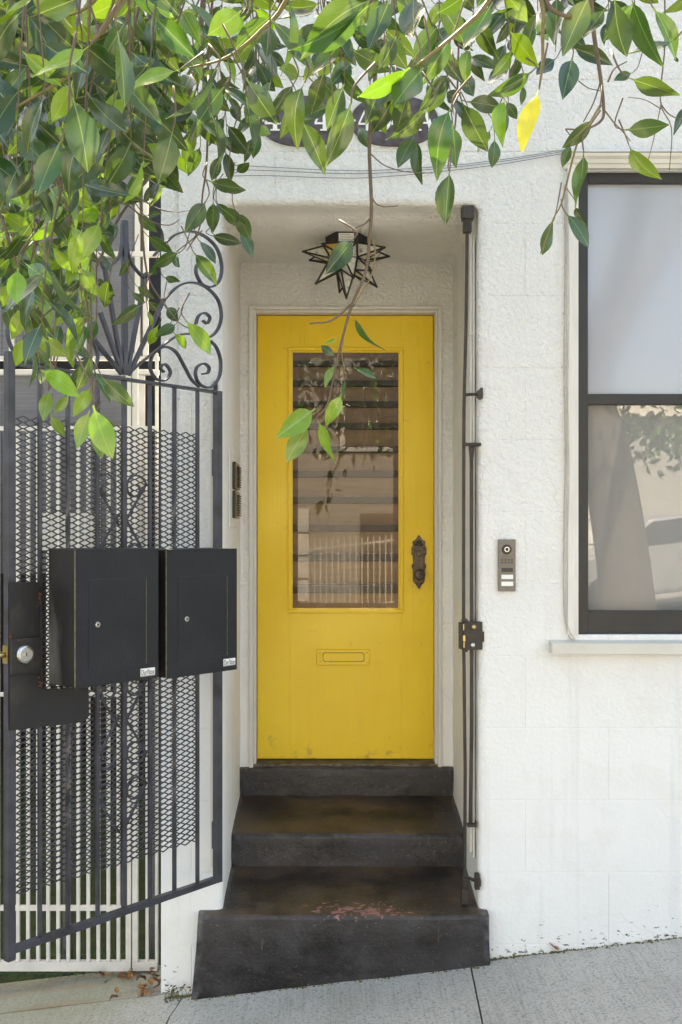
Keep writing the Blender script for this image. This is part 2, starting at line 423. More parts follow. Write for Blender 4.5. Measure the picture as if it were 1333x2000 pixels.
# ------------------------------------------------------------------ mesh helpers
class MB:
    def __init__(s):
        s.v, s.f = [], []
    def add(s, vs, fs):
        o = len(s.v)
        s.v += [tuple(p) for p in vs]
        s.f += [tuple(i + o for i in f) for f in fs]
        return s
    def box(s, x0, x1, y0, y1, z0, z1):
        return s.add([(x0, y0, z0), (x1, y0, z0), (x1, y1, z0), (x0, y1, z0), (x0, y0, z1), (x1, y0, z1), (x1, y1, z1), (x0, y1, z1)],
                     [(0, 3, 2, 1), (4, 5, 6, 7), (0, 1, 5, 4), (1, 2, 6, 5), (2, 3, 7, 6), (3, 0, 4, 7)])
    def prism(s, poly, a, b, axis='y'):          # poly in the other two axes (x,z for 'y'; y,z for 'x'; x,y for 'z'), counter-clockwise or not
        def pt(p, t):
            return {'y': (p[0], t, p[1]), 'x': (t, p[0], p[1]), 'z': (p[0], p[1], t)}[axis]
        k = len(poly)
        vs = [pt(p, a) for p in poly] + [pt(p, b) for p in poly]
        fs = [tuple(range(k)), tuple(range(2 * k - 1, k - 1, -1))] + [(i, i + k, (i + 1) % k + k, (i + 1) % k) for i in range(k)]
        return s.add(vs, fs)
    def tube(s, pts, r, n=8, cap=True, flat=None, twist=0.0, up=None):   # flat=(half_a, half_b): rectangular section
        pts = [Vector(p) for p in pts]
        rs = r if isinstance(r, (list, tuple)) else [r] * len(pts)
        T = []
        for i in range(len(pts)):
            d = pts[min(i + 1, len(pts) - 1)] - pts[max(i - 1, 0)]
            T.append(d.normalized() if d.length > 1e-9 else Vector((0, 0, 1)))
        ref = Vector(up) if up else (Vector((1, 0, 0)) if abs(T[0].x) < 0.9 else Vector((0, 1, 0)))
        a = (ref - T[0] * ref.dot(T[0])).normalized()
        vs, fs = [], []
        for i, p in enumerate(pts):
            if up:
                a = (Vector(up) - T[i] * Vector(up).dot(T[i])).normalized()
            else:
                a = (a - T[i] * a.dot(T[i])).normalized()
            bb = T[i].cross(a)
            if flat:
                ring = [(flat[0], flat[1]), (-flat[0], flat[1]), (-flat[0], -flat[1]), (flat[0], -flat[1])]
                k = rs[i]
                tw = twist * i / max(1, len(pts) - 1)
                ca, sa = math.cos(tw), math.sin(tw)
                for (q, w) in ring:
                    q2, w2 = q * ca - w * sa, q * sa + w * ca
                    vs.append(p + a * (q2 * k) + bb * (w2 * k))
            else:
                for j in range(n):
                    t = 2 * math.pi * j / n
                    vs.append(p + (a * math.cos(t) + bb * math.sin(t)) * rs[i])
        k = 4 if flat else n
        for i in range(len(pts) - 1):
            for j in range(k):
                fs.append((i * k + j, i * k + (j + 1) % k, (i + 1) * k + (j + 1) % k, (i + 1) * k + j))
        if cap:
            fs.append(tuple(range(k - 1, -1, -1)))
            fs.append(tuple((len(pts) - 1) * k + j for j in range(k)))
        return s.add(vs, fs)
    def lathe(s, prof, n=20, center=(0, 0, 0), axis='z'):   # prof: (radius, height)
        vs, fs = [], []
        for (r, h) in prof:
            for j in range(n):
                t = 2 * math.pi * j / n
                c, q = r * math.cos(t), r * math.sin(t)
                p = {'z': (c, q, h), 'y': (c, h, q), 'x': (h, c, q)}[axis]
                vs.append((p[0] + center[0], p[1] + center[1], p[2] + center[2]))
        for i in range(len(prof) - 1):
            for j in range(n):
                fs.append((i * n + j, i * n + (j + 1) % n, (i + 1) * n + (j + 1) % n, (i + 1) * n + j))
        fs.append(tuple(range(n)))
        fs.append(tuple((len(prof) - 1) * n + j for j in range(n)))
        return s.add(vs, fs)
    def mesh(s, name, mat, bevel=0.0, smooth=False, segs=2):
        me = bpy.data.meshes.new(name)
        me.from_pydata(s.v, [], s.f)
        bm = bmesh.new(); bm.from_mesh(me)
        bmesh.ops.recalc_face_normals(bm, faces=bm.faces)
        if bevel:
            es = [e for e in bm.edges if len(e.link_faces) == 2 and e.calc_face_angle(0) > 0.5]
            bmesh.ops.bevel(bm, geom=es, offset=bevel, segments=segs, affect='EDGES', profile=0.6, clamp_overlap=True)
        bm.to_mesh(me); bm.free()
        if smooth:
            for p in me.polygons: p.use_smooth = True
        me.materials.append(MATS[mat])
        return me
    def build(s, name, mat, parent=None, bevel=0.0, smooth=False, segs=2):
        return link(name, s.mesh(name, mat, bevel, smooth, segs), parent)

def link(name, me, parent=None):
    o = bpy.data.objects.new(name, me)
    COL.objects.link(o)
    if parent is not None: o.parent = parent
    return o
def box(name, mat, parent, x0, x1, y0, y1, z0, z1, bevel=0.0):
    return MB().box(x0, x1, y0, y1, z0, z1).build(name, mat, parent, bevel)
def empty(name, loc=(0, 0, 0), rz=0.0, parent=None):
    o = bpy.data.objects.new(name, None)
    o.empty_display_size = 0.05
    o.location = loc
    o.rotation_euler = (0, 0, rz)
    COL.objects.link(o)
    if parent is not None: o.parent = parent
    return o
def tag(o, label=None, cat=None, group=None, kind=None):
    if label: o['label'] = label
    if cat: o['category'] = cat
    if group: o['group'] = group
    if kind: o['kind'] = kind
    return o
def catmull(pts, k=6):
    pts = [Vector(p) for p in pts]
    q = [pts[0] * 2 - pts[1]] + pts + [pts[-1] * 2 - pts[-2]]
    out = []
    for i in range(1, len(q) - 2):
        for j in range(k):
            t = j / k
            p0, p1, p2, p3 = q[i - 1], q[i], q[i + 1], q[i + 2]
            out.append(0.5 * ((2 * p1) + (p2 - p0) * t + (2 * p0 - 5 * p1 + 4 * p2 - p3) * t * t + (3 * p1 - p0 - 3 * p2 + p3) * t ** 3))
    out.append(pts[-1])
    return out
def text_mesh(txt, size, mat, depth=0.001):
    cu = bpy.data.curves.new('lettering', 'FONT')
    cu.body = txt; cu.size = size; cu.extrude = depth; cu.align_x = 'CENTER'; cu.align_y = 'CENTER'
    o = bpy.data.objects.new('lettering', cu)
    COL.objects.link(o)
    dg = bpy.context.evaluated_depsgraph_get()
    me = bpy.data.meshes.new_from_object(o.evaluated_get(dg))
    bpy.data.objects.remove(o)
    me.materials.clear(); me.materials.append(MATS[mat])
    return me

# ================================================================== GROUND
XL, XR = -0.40, 0.575                 # door recess
ROOF = 4.75
def slab_mesh(poly, top=0.0, thick=0.12):    # polygon in x,y laid on the sloping pavement
    m = MB()
    k = len(poly)
    vs = [(x, y, ground_z(x, y) + top) for x, y in poly] + [(x, y, ground_z(x, y) + top - thick) for x, y in poly]
    return m.add(vs, [tuple(range(k)), tuple(range(2 * k - 1, k - 1, -1))] + [(i, i + k, (i + 1) % k + k, (i + 1) % k) for i in range(k)])
g = slab_mesh([(-150, -150), (150, -150), (150, 60), (-150, 60)], -0.20, 0.3).build('ground', 'dark_soil'); tag(g, kind='structure')
walk = slab_mesh([(-40, -5.4), (40, -5.4), (40, 0.30), (-40, 0.30)], -0.02, 0.15).build('pavement', 'dark_soil'); tag(walk, kind='structure')
# joints run roughly square to the house; one old crack beside the white pier
j1 = (P(918, 1879, 0).x, P(947, 2000, -0.5).x)
def jx(y):
    return 0.542 + (0.518 - 0.542) * (y / -0.5)
crack = [(-0.545, 0.02), (-0.553, -0.05), (-0.562, -0.11), (-0.575, -0.17), (-0.578, -0.24), (-0.592, -0.32), (-0.60, -0.45), (-0.625, -0.8), (-0.62, -1.6)]
gap = 0.003
right = [(jx(0.0) + gap, 0.0), (jx(-1.6) + gap, -1.6), (2.1, -1.6), (2.1, 0.0)]
mid = [(x + gap, y) for x, y in crack] + [(jx(-1.6) - gap, -1.6), (jx(0.0) - gap, 0.0)]
mid[0] = (-0.54, 0.02)
leftp = [(-2.2, -0.0)] + [(-2.2, -1.6)] + [(x - gap * (0.4 + 1.4 * random.random()), y) for x, y in reversed(crack)]
for poly in (right, mid, leftp):
    slab_mesh(poly, 0, 0.06).build('paving_slab', 'pavement', walk)
# passage apron under the white side gate, a rough strip
slab_mesh([(-2.2, 0.008), (-0.552, 0.028), (-0.552, 0.30), (-2.2, 0.30)], 0.0, 0.06).build('apron_slab', 'pavement', walk)
for i in range(3):
    for xa, xb in ((-8, -2.21), (2.11, 8)) if i == 0 else ((-8, -2.95), (-2.94, -0.3), (-0.29, 2.4), (2.41, 8)):
        y1, y0 = (-0.0, -1.6) if i == 0 else ((-1.61, -3.4) if i == 1 else (-3.41, -5.25))
        slab_mesh([(xa, y1), (xa, y0), (xb, y0), (xb, y1)], 0, 0.06).build('paving_slab', 'pavement', walk)
k = slab_mesh([(-40, -5.56), (40, -5.56), (40, -5.405), (-40, -5.405)], 0.0, 0.35).build('kerb', 'kerb_concrete'); tag(k, kind='structure')
rd = slab_mesh([(-40, -14.0), (40, -14.0), (40, -5.56), (-40, -5.56)], -0.13, 0.06).build('road', 'tarmac'); tag(rd, kind='structure')
k2 = slab_mesh([(-40, -18.0), (40, -18.0), (40, -14.0), (-40, -14.0)], 0.0, 0.3).build('far_pavement', 'kerb_concrete'); tag(k2, kind='structure')

# ================================================================== HOUSE
house = empty('house', (0, 0, 0))
tag(house, 'white painted block house with a recessed yellow front door', 'house')
# openings in the front: door recess and window, (x0,x1,z0,z1)
WX0, WX1 = P(1128, 0, 0).x, P(1128, 0, 0).x + 0.92
WZ1, WZ0 = P(0, 333, 0).z, P(0, 1240, 0).z
RB = 0.024                                # rounded edge of the recess
AL_TOP = 3.006
OPEN = [(XL - RB, XR + RB, -1.0, AL_TOP + RB), (WX0, WX1, WZ0, WZ1)]
PIER_L = P(312, 0, 0).x
PIER_M = P(350, 0, 0).x
def cut(r, holes):
    out = [r]
    for h in holes:
        nxt = []
        for (a, b, c, d) in out:
            if h[0] >= b or h[1] <= a or h[2] >= d or h[3] <= c:
                nxt.append((a, b, c, d)); continue
            if h[0] > a: nxt.append((a, h[0], c, d))
            if h[1] < b: nxt.append((h[1], b, c, d))
            aa, bb_ = max(a, h[0]), min(b, h[1])
            if h[2] > c: nxt.append((aa, bb_, c, h[2]))
            if h[3] < d: nxt.append((aa, bb_, h[3], d))
        out = nxt
    return out
w = MB()
for (a, b_, c, d) in cut((PIER_M, 7.0, -0.6, ROOF), OPEN):
    w.box(a, b_, 0.0022, 0.22, c, d)
wall = w.build('wall', 'stucco', house)
# painted concrete blocks in running bond, joints nearly filled by paint
BH, BL = 0.2745, 0.634
z0 = 1.561
for r in range(-7, 9):
    za, zb = z0 + r * BH, z0 + (r + 1) * BH
    off = 0.752 + (BL / 2 if r % 2 else 0)
    k0 = int(math.floor((PIER_M - off) / BL)) - 1
    xs = [off + k * BL for k in range(k0, k0 + 8)]
    for xa, xb in zip(xs, xs[1:]):
        xa2, xb2 = max(xa, PIER_M), min(xb, 2.6)
        if xb2 - xa2 < 0.01: continue
        for (a, b_, c, d) in cut((xa2, xb2, za, zb), OPEN):
            if b_ - a < 0.012 or d - c < 0.012: continue
            ga = 0.0011 if abs(a - xa) < 1e-6 else -0.0005
            gb = 0.0011 if abs(b_ - xb) < 1e-6 else -0.0005
            gc = 0.0011 if abs(c - za) < 1e-6 else -0.0005
            gd = 0.0011 if abs(d - zb) < 1e-6 else -0.0005
            pr = random.uniform(0, 0.0010)
            MB().box(a + ga, b_ - gb, -pr, 0.0075, c + gc, d - gd).build('block', 'stucco', wall, 0.0030, segs=2)
# return of the pier towards the side passage, set back a little
rt = MB()
rt.box(PIER_L, PIER_M, 0.030, 0.22, -0.3, ROOF)
rt.build('pier_return', 'stucco', house, 0.006)
MB().box(PIER_L, PIER_L + 0.16, 0.22, 4.2, -0.4, ROOF).build('side_wall', 'stucco', house)
# recess lining with softly rounded front edge
def recess():
    m = MB()
    prof = [(RB + 0.03, 0.0005)]
    for i in range(6):
        t = i / 5 * math.pi / 2
        prof.append((RB - RB * math.sin(t), RB - RB * math.cos(t)))
    prof += [(0.0, 0.08), (0.0, 0.14), (-0.010, 0.149), (-0.010, 0.35), (-0.010, 0.60), (-0.010, 0.83)]
    path = []
    zb = -0.25
    nz = 60
    for i in range(nz): path.append(('l', zb + (AL_TOP - 0.03 - zb) * i / (nz - 1)))
    rc = 0.03
    for i in range(1, 6): path.append(('lc', i / 6 * math.pi / 2))
    for i in range(20): path.append(('t', XL + rc + (XR - XL - 2 * rc) * i / 19))
    for i in range(1, 6): path.append(('rc', i / 6 * math.pi / 2))
    for i in range(nz): path.append(('r', AL_TOP - 0.03 - (AL_TOP - 0.03 - zb) * i / (nz - 1)))
    vs, fs = [], []
    for kd, t in path:
        for (o, y) in prof:
            top_o = o
            side_o = max(o, 0.0)             # only the ceiling steps down behind the lintel
            if kd == 'l': p, nx = Vector((XL - side_o, y, t)), (-1, 0, 0)
            elif kd == 'r': p, nx = Vector((XR + side_o, y, t)), (1, 0, 0)
            elif kd == 't': p, nx = Vector((t, y, AL_TOP + top_o)), (0, 0, 1)
            elif kd == 'lc':
                c = Vector((XL + rc, y, AL_TOP - rc)); oo = rc + (side_o + (top_o - side_o) * t / (math.pi / 2))
                p, nx = c + Vector((-math.cos(t) * oo, 0, math.sin(t) * oo)), (-math.cos(t), 0, math.sin(t))
            else:
                c = Vector((XR - rc, y, AL_TOP - rc)); oo = rc + (top_o + (side_o - top_o) * t / (math.pi / 2))
                p, nx = c + Vector((math.sin(t) * oo, 0, math.cos(t) * oo)), (math.sin(t), 0, math.cos(t))
            j = noise.noise(p * 9.0) * 0.003 + noise.noise(p * 31.0) * 0.0012
            if y < 0.001: j = 0
            vs.append(p + Vector(nx) * j)
    k = len(prof)
    for i in range(len(path) - 1):
        for j in range(k - 1):
            fs.append((i * k + j, i * k + j + 1, (i + 1) * k + j + 1, (i + 1) * k + j))
    m.add(vs, fs)
    me = m.mesh('recess_lining', 'alcove_stucco', smooth=True)
    me.materials.clear()
    me.materials.append(MATS['alcove_stucco']); me.materials.append(MATS['stucco'])
    for p in me.polygons:
        if (p.center.y < 0.012): p.material_index = 1
    return link('recess_lining', me, house)
recess()
YB, YD = 0.817, 0.886                     # recess back wall, door leaf
# back wall of the recess round the door casing
CXL, CXR = P(487, 0, YB).x, P(863, 0, YB).x
CZT = P(0, 598, YB).z
bw = MB()
bw.box(XL - 0.05, CXL, YB, YB + 0.15, 0.3, AL_TOP + 0.05)
bw.box(CXR, XR + 0.05, YB, YB + 0.15, 0.3, AL_TOP + 0.05)
bw.box(CXL, CXR, YB, YB + 0.15, CZT, AL_TOP + 0.05)
bw.build('recess_back_wall', 'alcove_stucco', house)
# roof with an unseen opening added to light the stair hall, parapet
rf = MB()
for (a, b_, c, d) in cut((PIER_L + 0.17, 7.0, 0.23, 9.0), [(-0.42, 0.82, 2.0, 4.9)]):
    rf.box(a, b_, c, d, ROOF - 0.25, ROOF - 0.05)
rf.build('roof', 'roof_gravel', house)
box('cornice', 'trim_white', house, PIER_L - 0.02, 7.0, -0.06, 0.24, ROOF + 0.002, ROOF + 0.12, 0.01)
# stair hall behind the door
hl = MB()
hl.box(-0.56, -0.46, YB + 0.16, 6.2, 0.55, ROOF - 0.26)
hl.box(0.86, 0.96, YB + 0.16, 6.2, 0.55, ROOF - 0.26)
hl.box(-0.46, 0.86, 6.1, 6.2, 0.55, ROOF - 0.26)
hl.box(-0.46, 0.86, YB + 0.16, 2.47, 0.55, 0.69)
hl.box(-0.46, 0.86, YB + 0.17, 1.39, 3.1, 3.2)
hl.box(-0.46, 0.86, YB + 0.17, YB + 0.27, 3.2, ROOF - 0.26)
hl.build('hall_wall', 'hall_paint', house)

# ---------------- staircase seen through the door glass
stair = empty('staircase', (0.15, 2.47, 0.69))
tag(stair, 'indoor stairs with brown risers and black treads behind the door glass', 'stairs')
for i in range(16):
    zt = 1.75 - 0.0521 * 6.47 + 0.19 * i - 0.0
    yy = 2.47 + 0.221 * i
    if i == 0:
        for q in (-2, -1):
            z_ = zt + 0.19 * q
            o = MB().box(-0.607, 0.707, -0.028 + 0.221 * q, 0.22 + 0.221 * q, z_ - 0.69 - 0.024, z_ - 0.69 + 0.024).build('tread', 'tread_black', stair, 0.006)
            o = MB().box(-0.606, 0.706, 0.221 * q, 0.02 + 0.221 * q, max(0.002, z_ - 0.69 - 0.165), z_ - 0.69 - 0.025).build('riser', 'riser_brown', stair)
    o = MB().box(-0.607, 0.707, -0.028 + 0.221 * i, 0.22 + 0.221 * i, zt - 0.69 - 0.024, zt - 0.69 + 0.024).build('tread', 'tread_black', stair, 0.006)
    o = MB().box(-0.606, 0.706, 0.221 * i, 0.02 + 0.221 * i, zt - 0.69 - 0.165, zt - 0.69 - 0.025).build('riser', 'riser_brown', stair)

# ---------------- door
door = empty('door', (0.083, YD, 0.70), 0, house)
door['label'] = 'yellow front door with tall bevelled glass and letter slot'
def dl(name, m, mat, bevel=0.0, smooth=False):
    me = m.mesh(name, mat, bevel, smooth)
    me.transform(Matrix.Translation((-0.083, -YD, -0.70)))
    return link(name, me, door)
DX0, DX1 = P(503.5, 0, YD).x, P(846.5, 0, YD).x
DZ0, DZ1 = P(0, 1482, YD).z, P(0, 616.5, YD).z
GX0, GX1 = P(567, 0, YD).x, P(784, 0, YD).x
GZ0, GZ1 = P(0, 1193, YD).z, P(0, 683, YD).z
TH = 0.045
dl('stile', MB().box(DX0, GX0, YD, YD + TH, DZ0, DZ1), 'yellow_paint', 0.002)
dl('stile', MB().box(GX1, DX1, YD, YD + TH, DZ0, DZ1), 'yellow_paint', 0.002)
dl('top_rail', MB().box(GX0 - 0.0005, GX1 + 0.0005, YD + 0.0006, YD + TH - 0.001, GZ1, DZ1 - 0.0005), 'yellow_paint', 0.001)
dl('bottom_rail', MB().box(GX0 - 0.0005, GX1 + 0.0005, YD + 0.0006, YD + TH - 0.001, DZ0 + 0.0005, GZ0), 'yellow_paint', 0.001)
def frame_strip(x0, x1, z0, z1, wd, y0, y1):
    m = MB()
    for (a, b_, c, d) in ((x0, x1, z1 - wd, z1), (x0, x1, z0, z0 + wd), (x0, x0 + wd, z0 + wd, z1 - wd), (x1 - wd, x1, z0 + wd, z1 - wd)):
        m.box(a, b_, y0, y1, c, d)
    return m
dl('glazing_bead', frame_strip(GX0 - 0.010, GX1 + 0.010, GZ0 - 0.010, GZ1 + 0.010, 0.016, YD - 0.011, YD + 0.004), 'yellow_paint', 0.004)
dl('glazing_bead', frame_strip(GX0 + 0.001, GX1 - 0.001, GZ0 + 0.001, GZ1 - 0.001, 0.011, YD + 0.003, YD + 0.016), 'yellow_paint', 0.003)
# bevelled pane: flat middle and four sloping margins
gx0, gx1, gz0, gz1, bv = GX0 + 0.012, GX1 - 0.012, GZ0 + 0.012, GZ1 - 0.012, 0.024
o_ = [(gx0, gz0), (gx1, gz0), (gx1, gz1), (gx0, gz1)]
i_ = [(gx0 + bv, gz0 + bv), (gx1 - bv, gz0 + bv), (gx1 - bv, gz1 - bv), (gx0 + bv, gz1 - bv)]
pm = MB().add([(x, YD + 0.0165, z) for x, z in o_] + [(x, YD + 0.0125, z) for x, z in i_],
              [(4, 5, 6, 7)] + [(i, (i + 1) % 4, 4 + (i + 1) % 4, 4 + i) for i in range(4)])
dl('pane', pm, 'door_glass')
# letter slot
SX0, SX1, SZ0, SZ1 = P(619, 0, YD).x, P(723, 0, YD).x, P(0, 1299, YD).z, P(0, 1268, YD).z
sl = MB().box(SX0, SX1, YD - 0.0075, YD - 0.0005, SZ0, SZ1)
dl('letter_slot', sl, 'yellow_paint', 0.004)
fl = MB()
pts = []
fx0, fx1, fz0, fz1, fr = SX0 + 0.030, SX1 - 0.030, SZ0 + 0.016, SZ1 - 0.017, 0.010
fx0, fx1 = P(632, 0, YD).x, P(711, 0, YD).x
fz0, fz1 = P(0, 1291, YD).z, P(0, 1275, YD).z
for cx_, cz_, a0 in ((fx1 - fr, fz1 - fr, 0), (fx0 + fr, fz1 - fr, 90), (fx0 + fr, fz0 + fr, 180), (fx1 - fr, fz0 + fr, 270)):
    for i in range(5):
        t = R(a0 + 90 * i / 4)
        pts.append((cx_ + fr * math.cos(t), cz_ + fr * math.sin(t)))
dl('slot_flap', MB().prism(pts, YD - 0.0108, YD - 0.0065), 'yellow_paint', 0.0012)
bk = [(a + (0.0025 if a > (fx0 + fx1) / 2 else -0.0025), c + (0.0025 if c > (fz0 + fz1) / 2 else -0.0025)) for a, c in pts]
dl('flap_shadow_gap', MB().prism(bk, YD - 0.0083, YD - 0.006), 'dark_key')
for sx in (SX0 + 0.014, SX1 - 0.014):
    for sz in (SZ0 + 0.016, SZ1 - 0.016):
        dl('screw', MB().lathe([(0.004, 0), (0.0032, -0.002), (0.0, -0.0025)], 10, (sx, YD - 0.0073, sz), 'y'), 'yellow_paint', smooth=True)
# ornate bronze handle plate
hc = P(818.5, 0, YD).x
def hz(py): return P(0, py, YD).z
outline = [(0, 1044), (4, 1050), (7, 1054), (13, 1058), (12, 1064), (15, 1072), (15, 1082), (12, 1086), (11.5, 1100), (14, 1103), (14, 1109), (12, 1112), (12, 1132), (10, 1138), (5, 1143), (3, 1147), (0, 1151)]
sc_ = 1.0 / S(YD)
half = [(a * sc_, hz(b_)) for a, b_ in outline]
poly = [(hc + a, z) for a, z in half] + [(hc - a, z) for a, z in reversed(half[1:-1])]
dl('handle_plate', MB().prism(poly, YD - 0.005, YD + 0.001), 'bronze', 0.0012)
ip = [(hc + s * a * sc_, hz(b_)) for s, a, b_ in ((1, 8.5, 1070), (1, 9, 1085), (1, 8.5, 1136), (-1, 8.5, 1136), (-1, 9, 1085), (-1, 8.5, 1070))]
dl('inner_plate', MB().prism(ip, YD - 0.0085, YD - 0.004), 'bronze', 0.0015)
for (a, py, r) in ((0, 1057, 3.2), (-6, 1064, 2.8), (6, 1064, 2.8), (-9, 1074, 2.6), (9, 1074, 2.6), (0, 1065, 2.2), (-3.5, 1059, 2), (3.5, 1059, 2), (0, 1145, 2.2), (-4, 1140, 2.4), (4, 1140, 2.4), (-12.5, 1106, 1.8), (12.5, 1106, 1.8), (-11.5, 1082, 2), (11.5, 1082, 2)):
    rr = r * sc_
    dl('plate_ornament', MB().lathe([(rr, 0), (rr * 0.9, -rr * 0.5), (rr * 0.5, -rr * 0.9), (0.0002, -rr)], 10, (hc + a * sc_, YD - 0.0045, hz(py)), 'y'), 'bronze', smooth=True)
dl('lock_cylinder', MB().lathe([(0.0155, 0), (0.0155, -0.006), (0.0125, -0.0085), (0.0120, -0.0085), (0.0115, -0.0075), (0.0, -0.0075)], 24, (hc, YD - 0.008, hz(1081)), 'y'), 'bronze', smooth=False)
dl('keyhole', MB().box(hc - 0.0013, hc + 0.0013, YD - 0.0168, YD - 0.0150, hz(1081) - 0.007, hz(1081) + 0.003), 'ink')
dl('knob', MB().lathe([(0.011, 0), (0.010, -0.022), (0.017, -0.028), (0.0245, -0.036), (0.0265, -0.044), (0.0235, -0.052), (0.017, -0.056), (0.010, -0.0555), (0.007, -0.058), (0.0005, -0.060)], 28, (hc, YD - 0.008, hz(1122)), 'y'), 'bronze', smooth=True)
# casing
cs = MB()
JX0, JX1 = DX0 - 0.003, DX1 + 0.003
JZ = DZ1 + 0.003
zc = 0.66
cs = MB(); cs.box(CXL, JX0 - 0.012, YB - 0.012, YD + 0.06, zc, CZT); dl('casing', cs, 'jamb_paint', 0.004)
cs = MB(); cs.box(JX1 + 0.012, CXR, YB - 0.012, YD + 0.06, zc, CZT); dl('casing', cs, 'jamb_paint', 0.004)
cs = MB(); cs.box(JX0 - 0.0125, JX1 + 0.0125, YB - 0.0118, YD + 0.06, JZ + 0.010, CZT - 0.0005); dl('casing', cs, 'jamb_paint', 0.004)
cs = MB(); cs.box(JX0 - 0.0125, JX0, YB + 0.012, YD + 0.058, zc, JZ + 0.0105); cs.box(JX1, JX1 + 0.0125, YB + 0.012, YD + 0.058, zc, JZ + 0.0105); cs.box(JX0, JX1, YB + 0.012, YD + 0.058, JZ, JZ + 0.0105)
dl('inner_jamb', cs, 'jamb_paint', 0.002)
dl('threshold', MB().prism([(YB + 0.004, 0.668), (YB + 0.004, 0.694), (YB + 0.03, 0.700), (YD + 0.05, DZ0 - 0.004), (YD + 0.05, 0.668)], JX0 - 0.012, JX1 + 0.012, 'x'), 'step_paint', 0.003)

# ---------------- window
win = empty('window', (WX0, 0.0, WZ0), 0, house)
win['label'] = 'dark framed sash window with grey shade in white trim'
def wl_(name, m, mat, bevel=0.0):
    me = m.mesh(name, mat, bevel)
    me.transform(Matrix.Translation((-WX0, 0, -WZ0)))
    return link(name, me, win)
def wz(py, y=0.0): return P(0, py, y).z
def wx(px, y=0.0): return P(px, 0, y).x
# lining of the opening, dark frame
FW = WX0
cx0 = wx(1107)
wl_('casing', MB().box(cx0, WX0 - 0.014, -0.022, 0.006, WZ0 + 0.002, WZ1 + 0.02), 'trim_white', 0.003)
wl_('casing', MB().box(WX0 - 0.0135, WX0 + 0.002, -0.012, 0.05, WZ0 + 0.002, WZ1 + 0.02), 'trim_white', 0.002)
wl_('casing', MB().box(WX1 - 0.002, WX1 + 0.04, -0.022, 0.05, WZ0 + 0.002, WZ1 + 0.02), 'trim_white', 0.003)
hp = [(0.006, WZ1 + 0.002), (-0.020, WZ1 + 0.002), (-0.022, WZ1 + 0.016), (-0.030, WZ1 + 0.018), (-0.032, WZ1 + 0.032), (-0.044, WZ1 + 0.040), (-0.046, WZ1 + 0.052), (0.006, WZ1 + 0.056)]
wl_('head_moulding', MB().prism(hp, cx0 - 0.012, WX1 + 0.05, 'x'), 'sill_white', 0.001)
wl_('lead_flashing', MB().prism([(0.004, WZ1 + 0.0575), (-0.050, WZ1 + 0.0545), (-0.050, WZ1 + 0.0575), (0.004, WZ1 + 0.082)], cx0 - 0.010, WX1 + 0.05, 'x'), 'trim_white')
sz1, sz0 = wz(1256, -0.05), wz(1278, -0.05)
wl_('sill', MB().prism([(0.10, sz0 + 0.004), (-0.055, sz0), (-0.055, sz1 - 0.001), (0.10, sz1 + 0.022)], wx(1078, -0.05), WX1 + 0.08, 'x'), 'sill_white', 0.003)
YF = 0.045
uz_t, uz_b = wz(360, YF), wz(770, YF)
ux = wx(1147, YF)
lx = wx(1142, YF + 0.02)
fr_ = MB()
fr_.box(WX0, ux - 0.001, YF - 0.02, YF + 0.07, WZ0, WZ1)
fr_.box(WX1 - 0.05, WX1, YF - 0.02, YF + 0.07, WZ0, WZ1)
fr_.box(ux - 0.001, WX1 - 0.05, YF - 0.021, YF + 0.069, uz_t, WZ1)
wl_('frame', fr_, 'black_frame', 0.002)
wl_('meeting_rail', MB().box(ux - 0.0015, WX1 - 0.05, YF - 0.012, YF + 0.03, wz(790, YF), uz_b), 'black_frame', 0.002)
wl_('bottom_rail', MB().box(ux - 0.0015, WX1 - 0.05, YF - 0.010, YF + 0.04, WZ0, wz(1193, YF)), 'black_frame', 0.003)
wl_('side_bead', MB().box(ux - 0.0005, ux + 0.004, YF - 0.004, YF + 0.01, wz(1193, YF), wz(790, YF)), 'black_frame', 0.001)
wl_('pane', MB().add([(ux, YF + 0.004, uz_b), (WX1 - 0.05, YF + 0.004, uz_b), (WX1 - 0.05, YF + 0.004, uz_t), (ux, YF + 0.004, uz_t)], [(0, 1, 2, 3)]), 'sky_film_glass')
wl_('pane', MB().add([(ux, YF + 0.012, wz(1193, YF)), (WX1 - 0.05, YF + 0.012, wz(1193, YF)), (WX1 - 0.05, YF + 0.012, wz(790, YF)), (ux, YF + 0.012, wz(790, YF))], [(0, 1, 2, 3)]), 'window_glass')
wl_('shade_roller', MB().tube([(ux + 0.004, YF + 0.060, uz_t - 0.028), (WX1 - 0.055, YF + 0.060, uz_t - 0.028)], 0.024, 14), 'label_white')
wl_('roller_shade', MB().box(ux + 0.001, WX1 - 0.051, YF + 0.0862, YF + 0.0868, WZ0 + 0.01, uz_t - 0.006), 'shade_cloth')
wl_('room_backing', MB().box(WX0 - 0.05, WX1 + 0.05, YF + 0.26, YF + 0.28, WZ0 - 0.1, WZ1 + 0.1), 'dark_clutter')

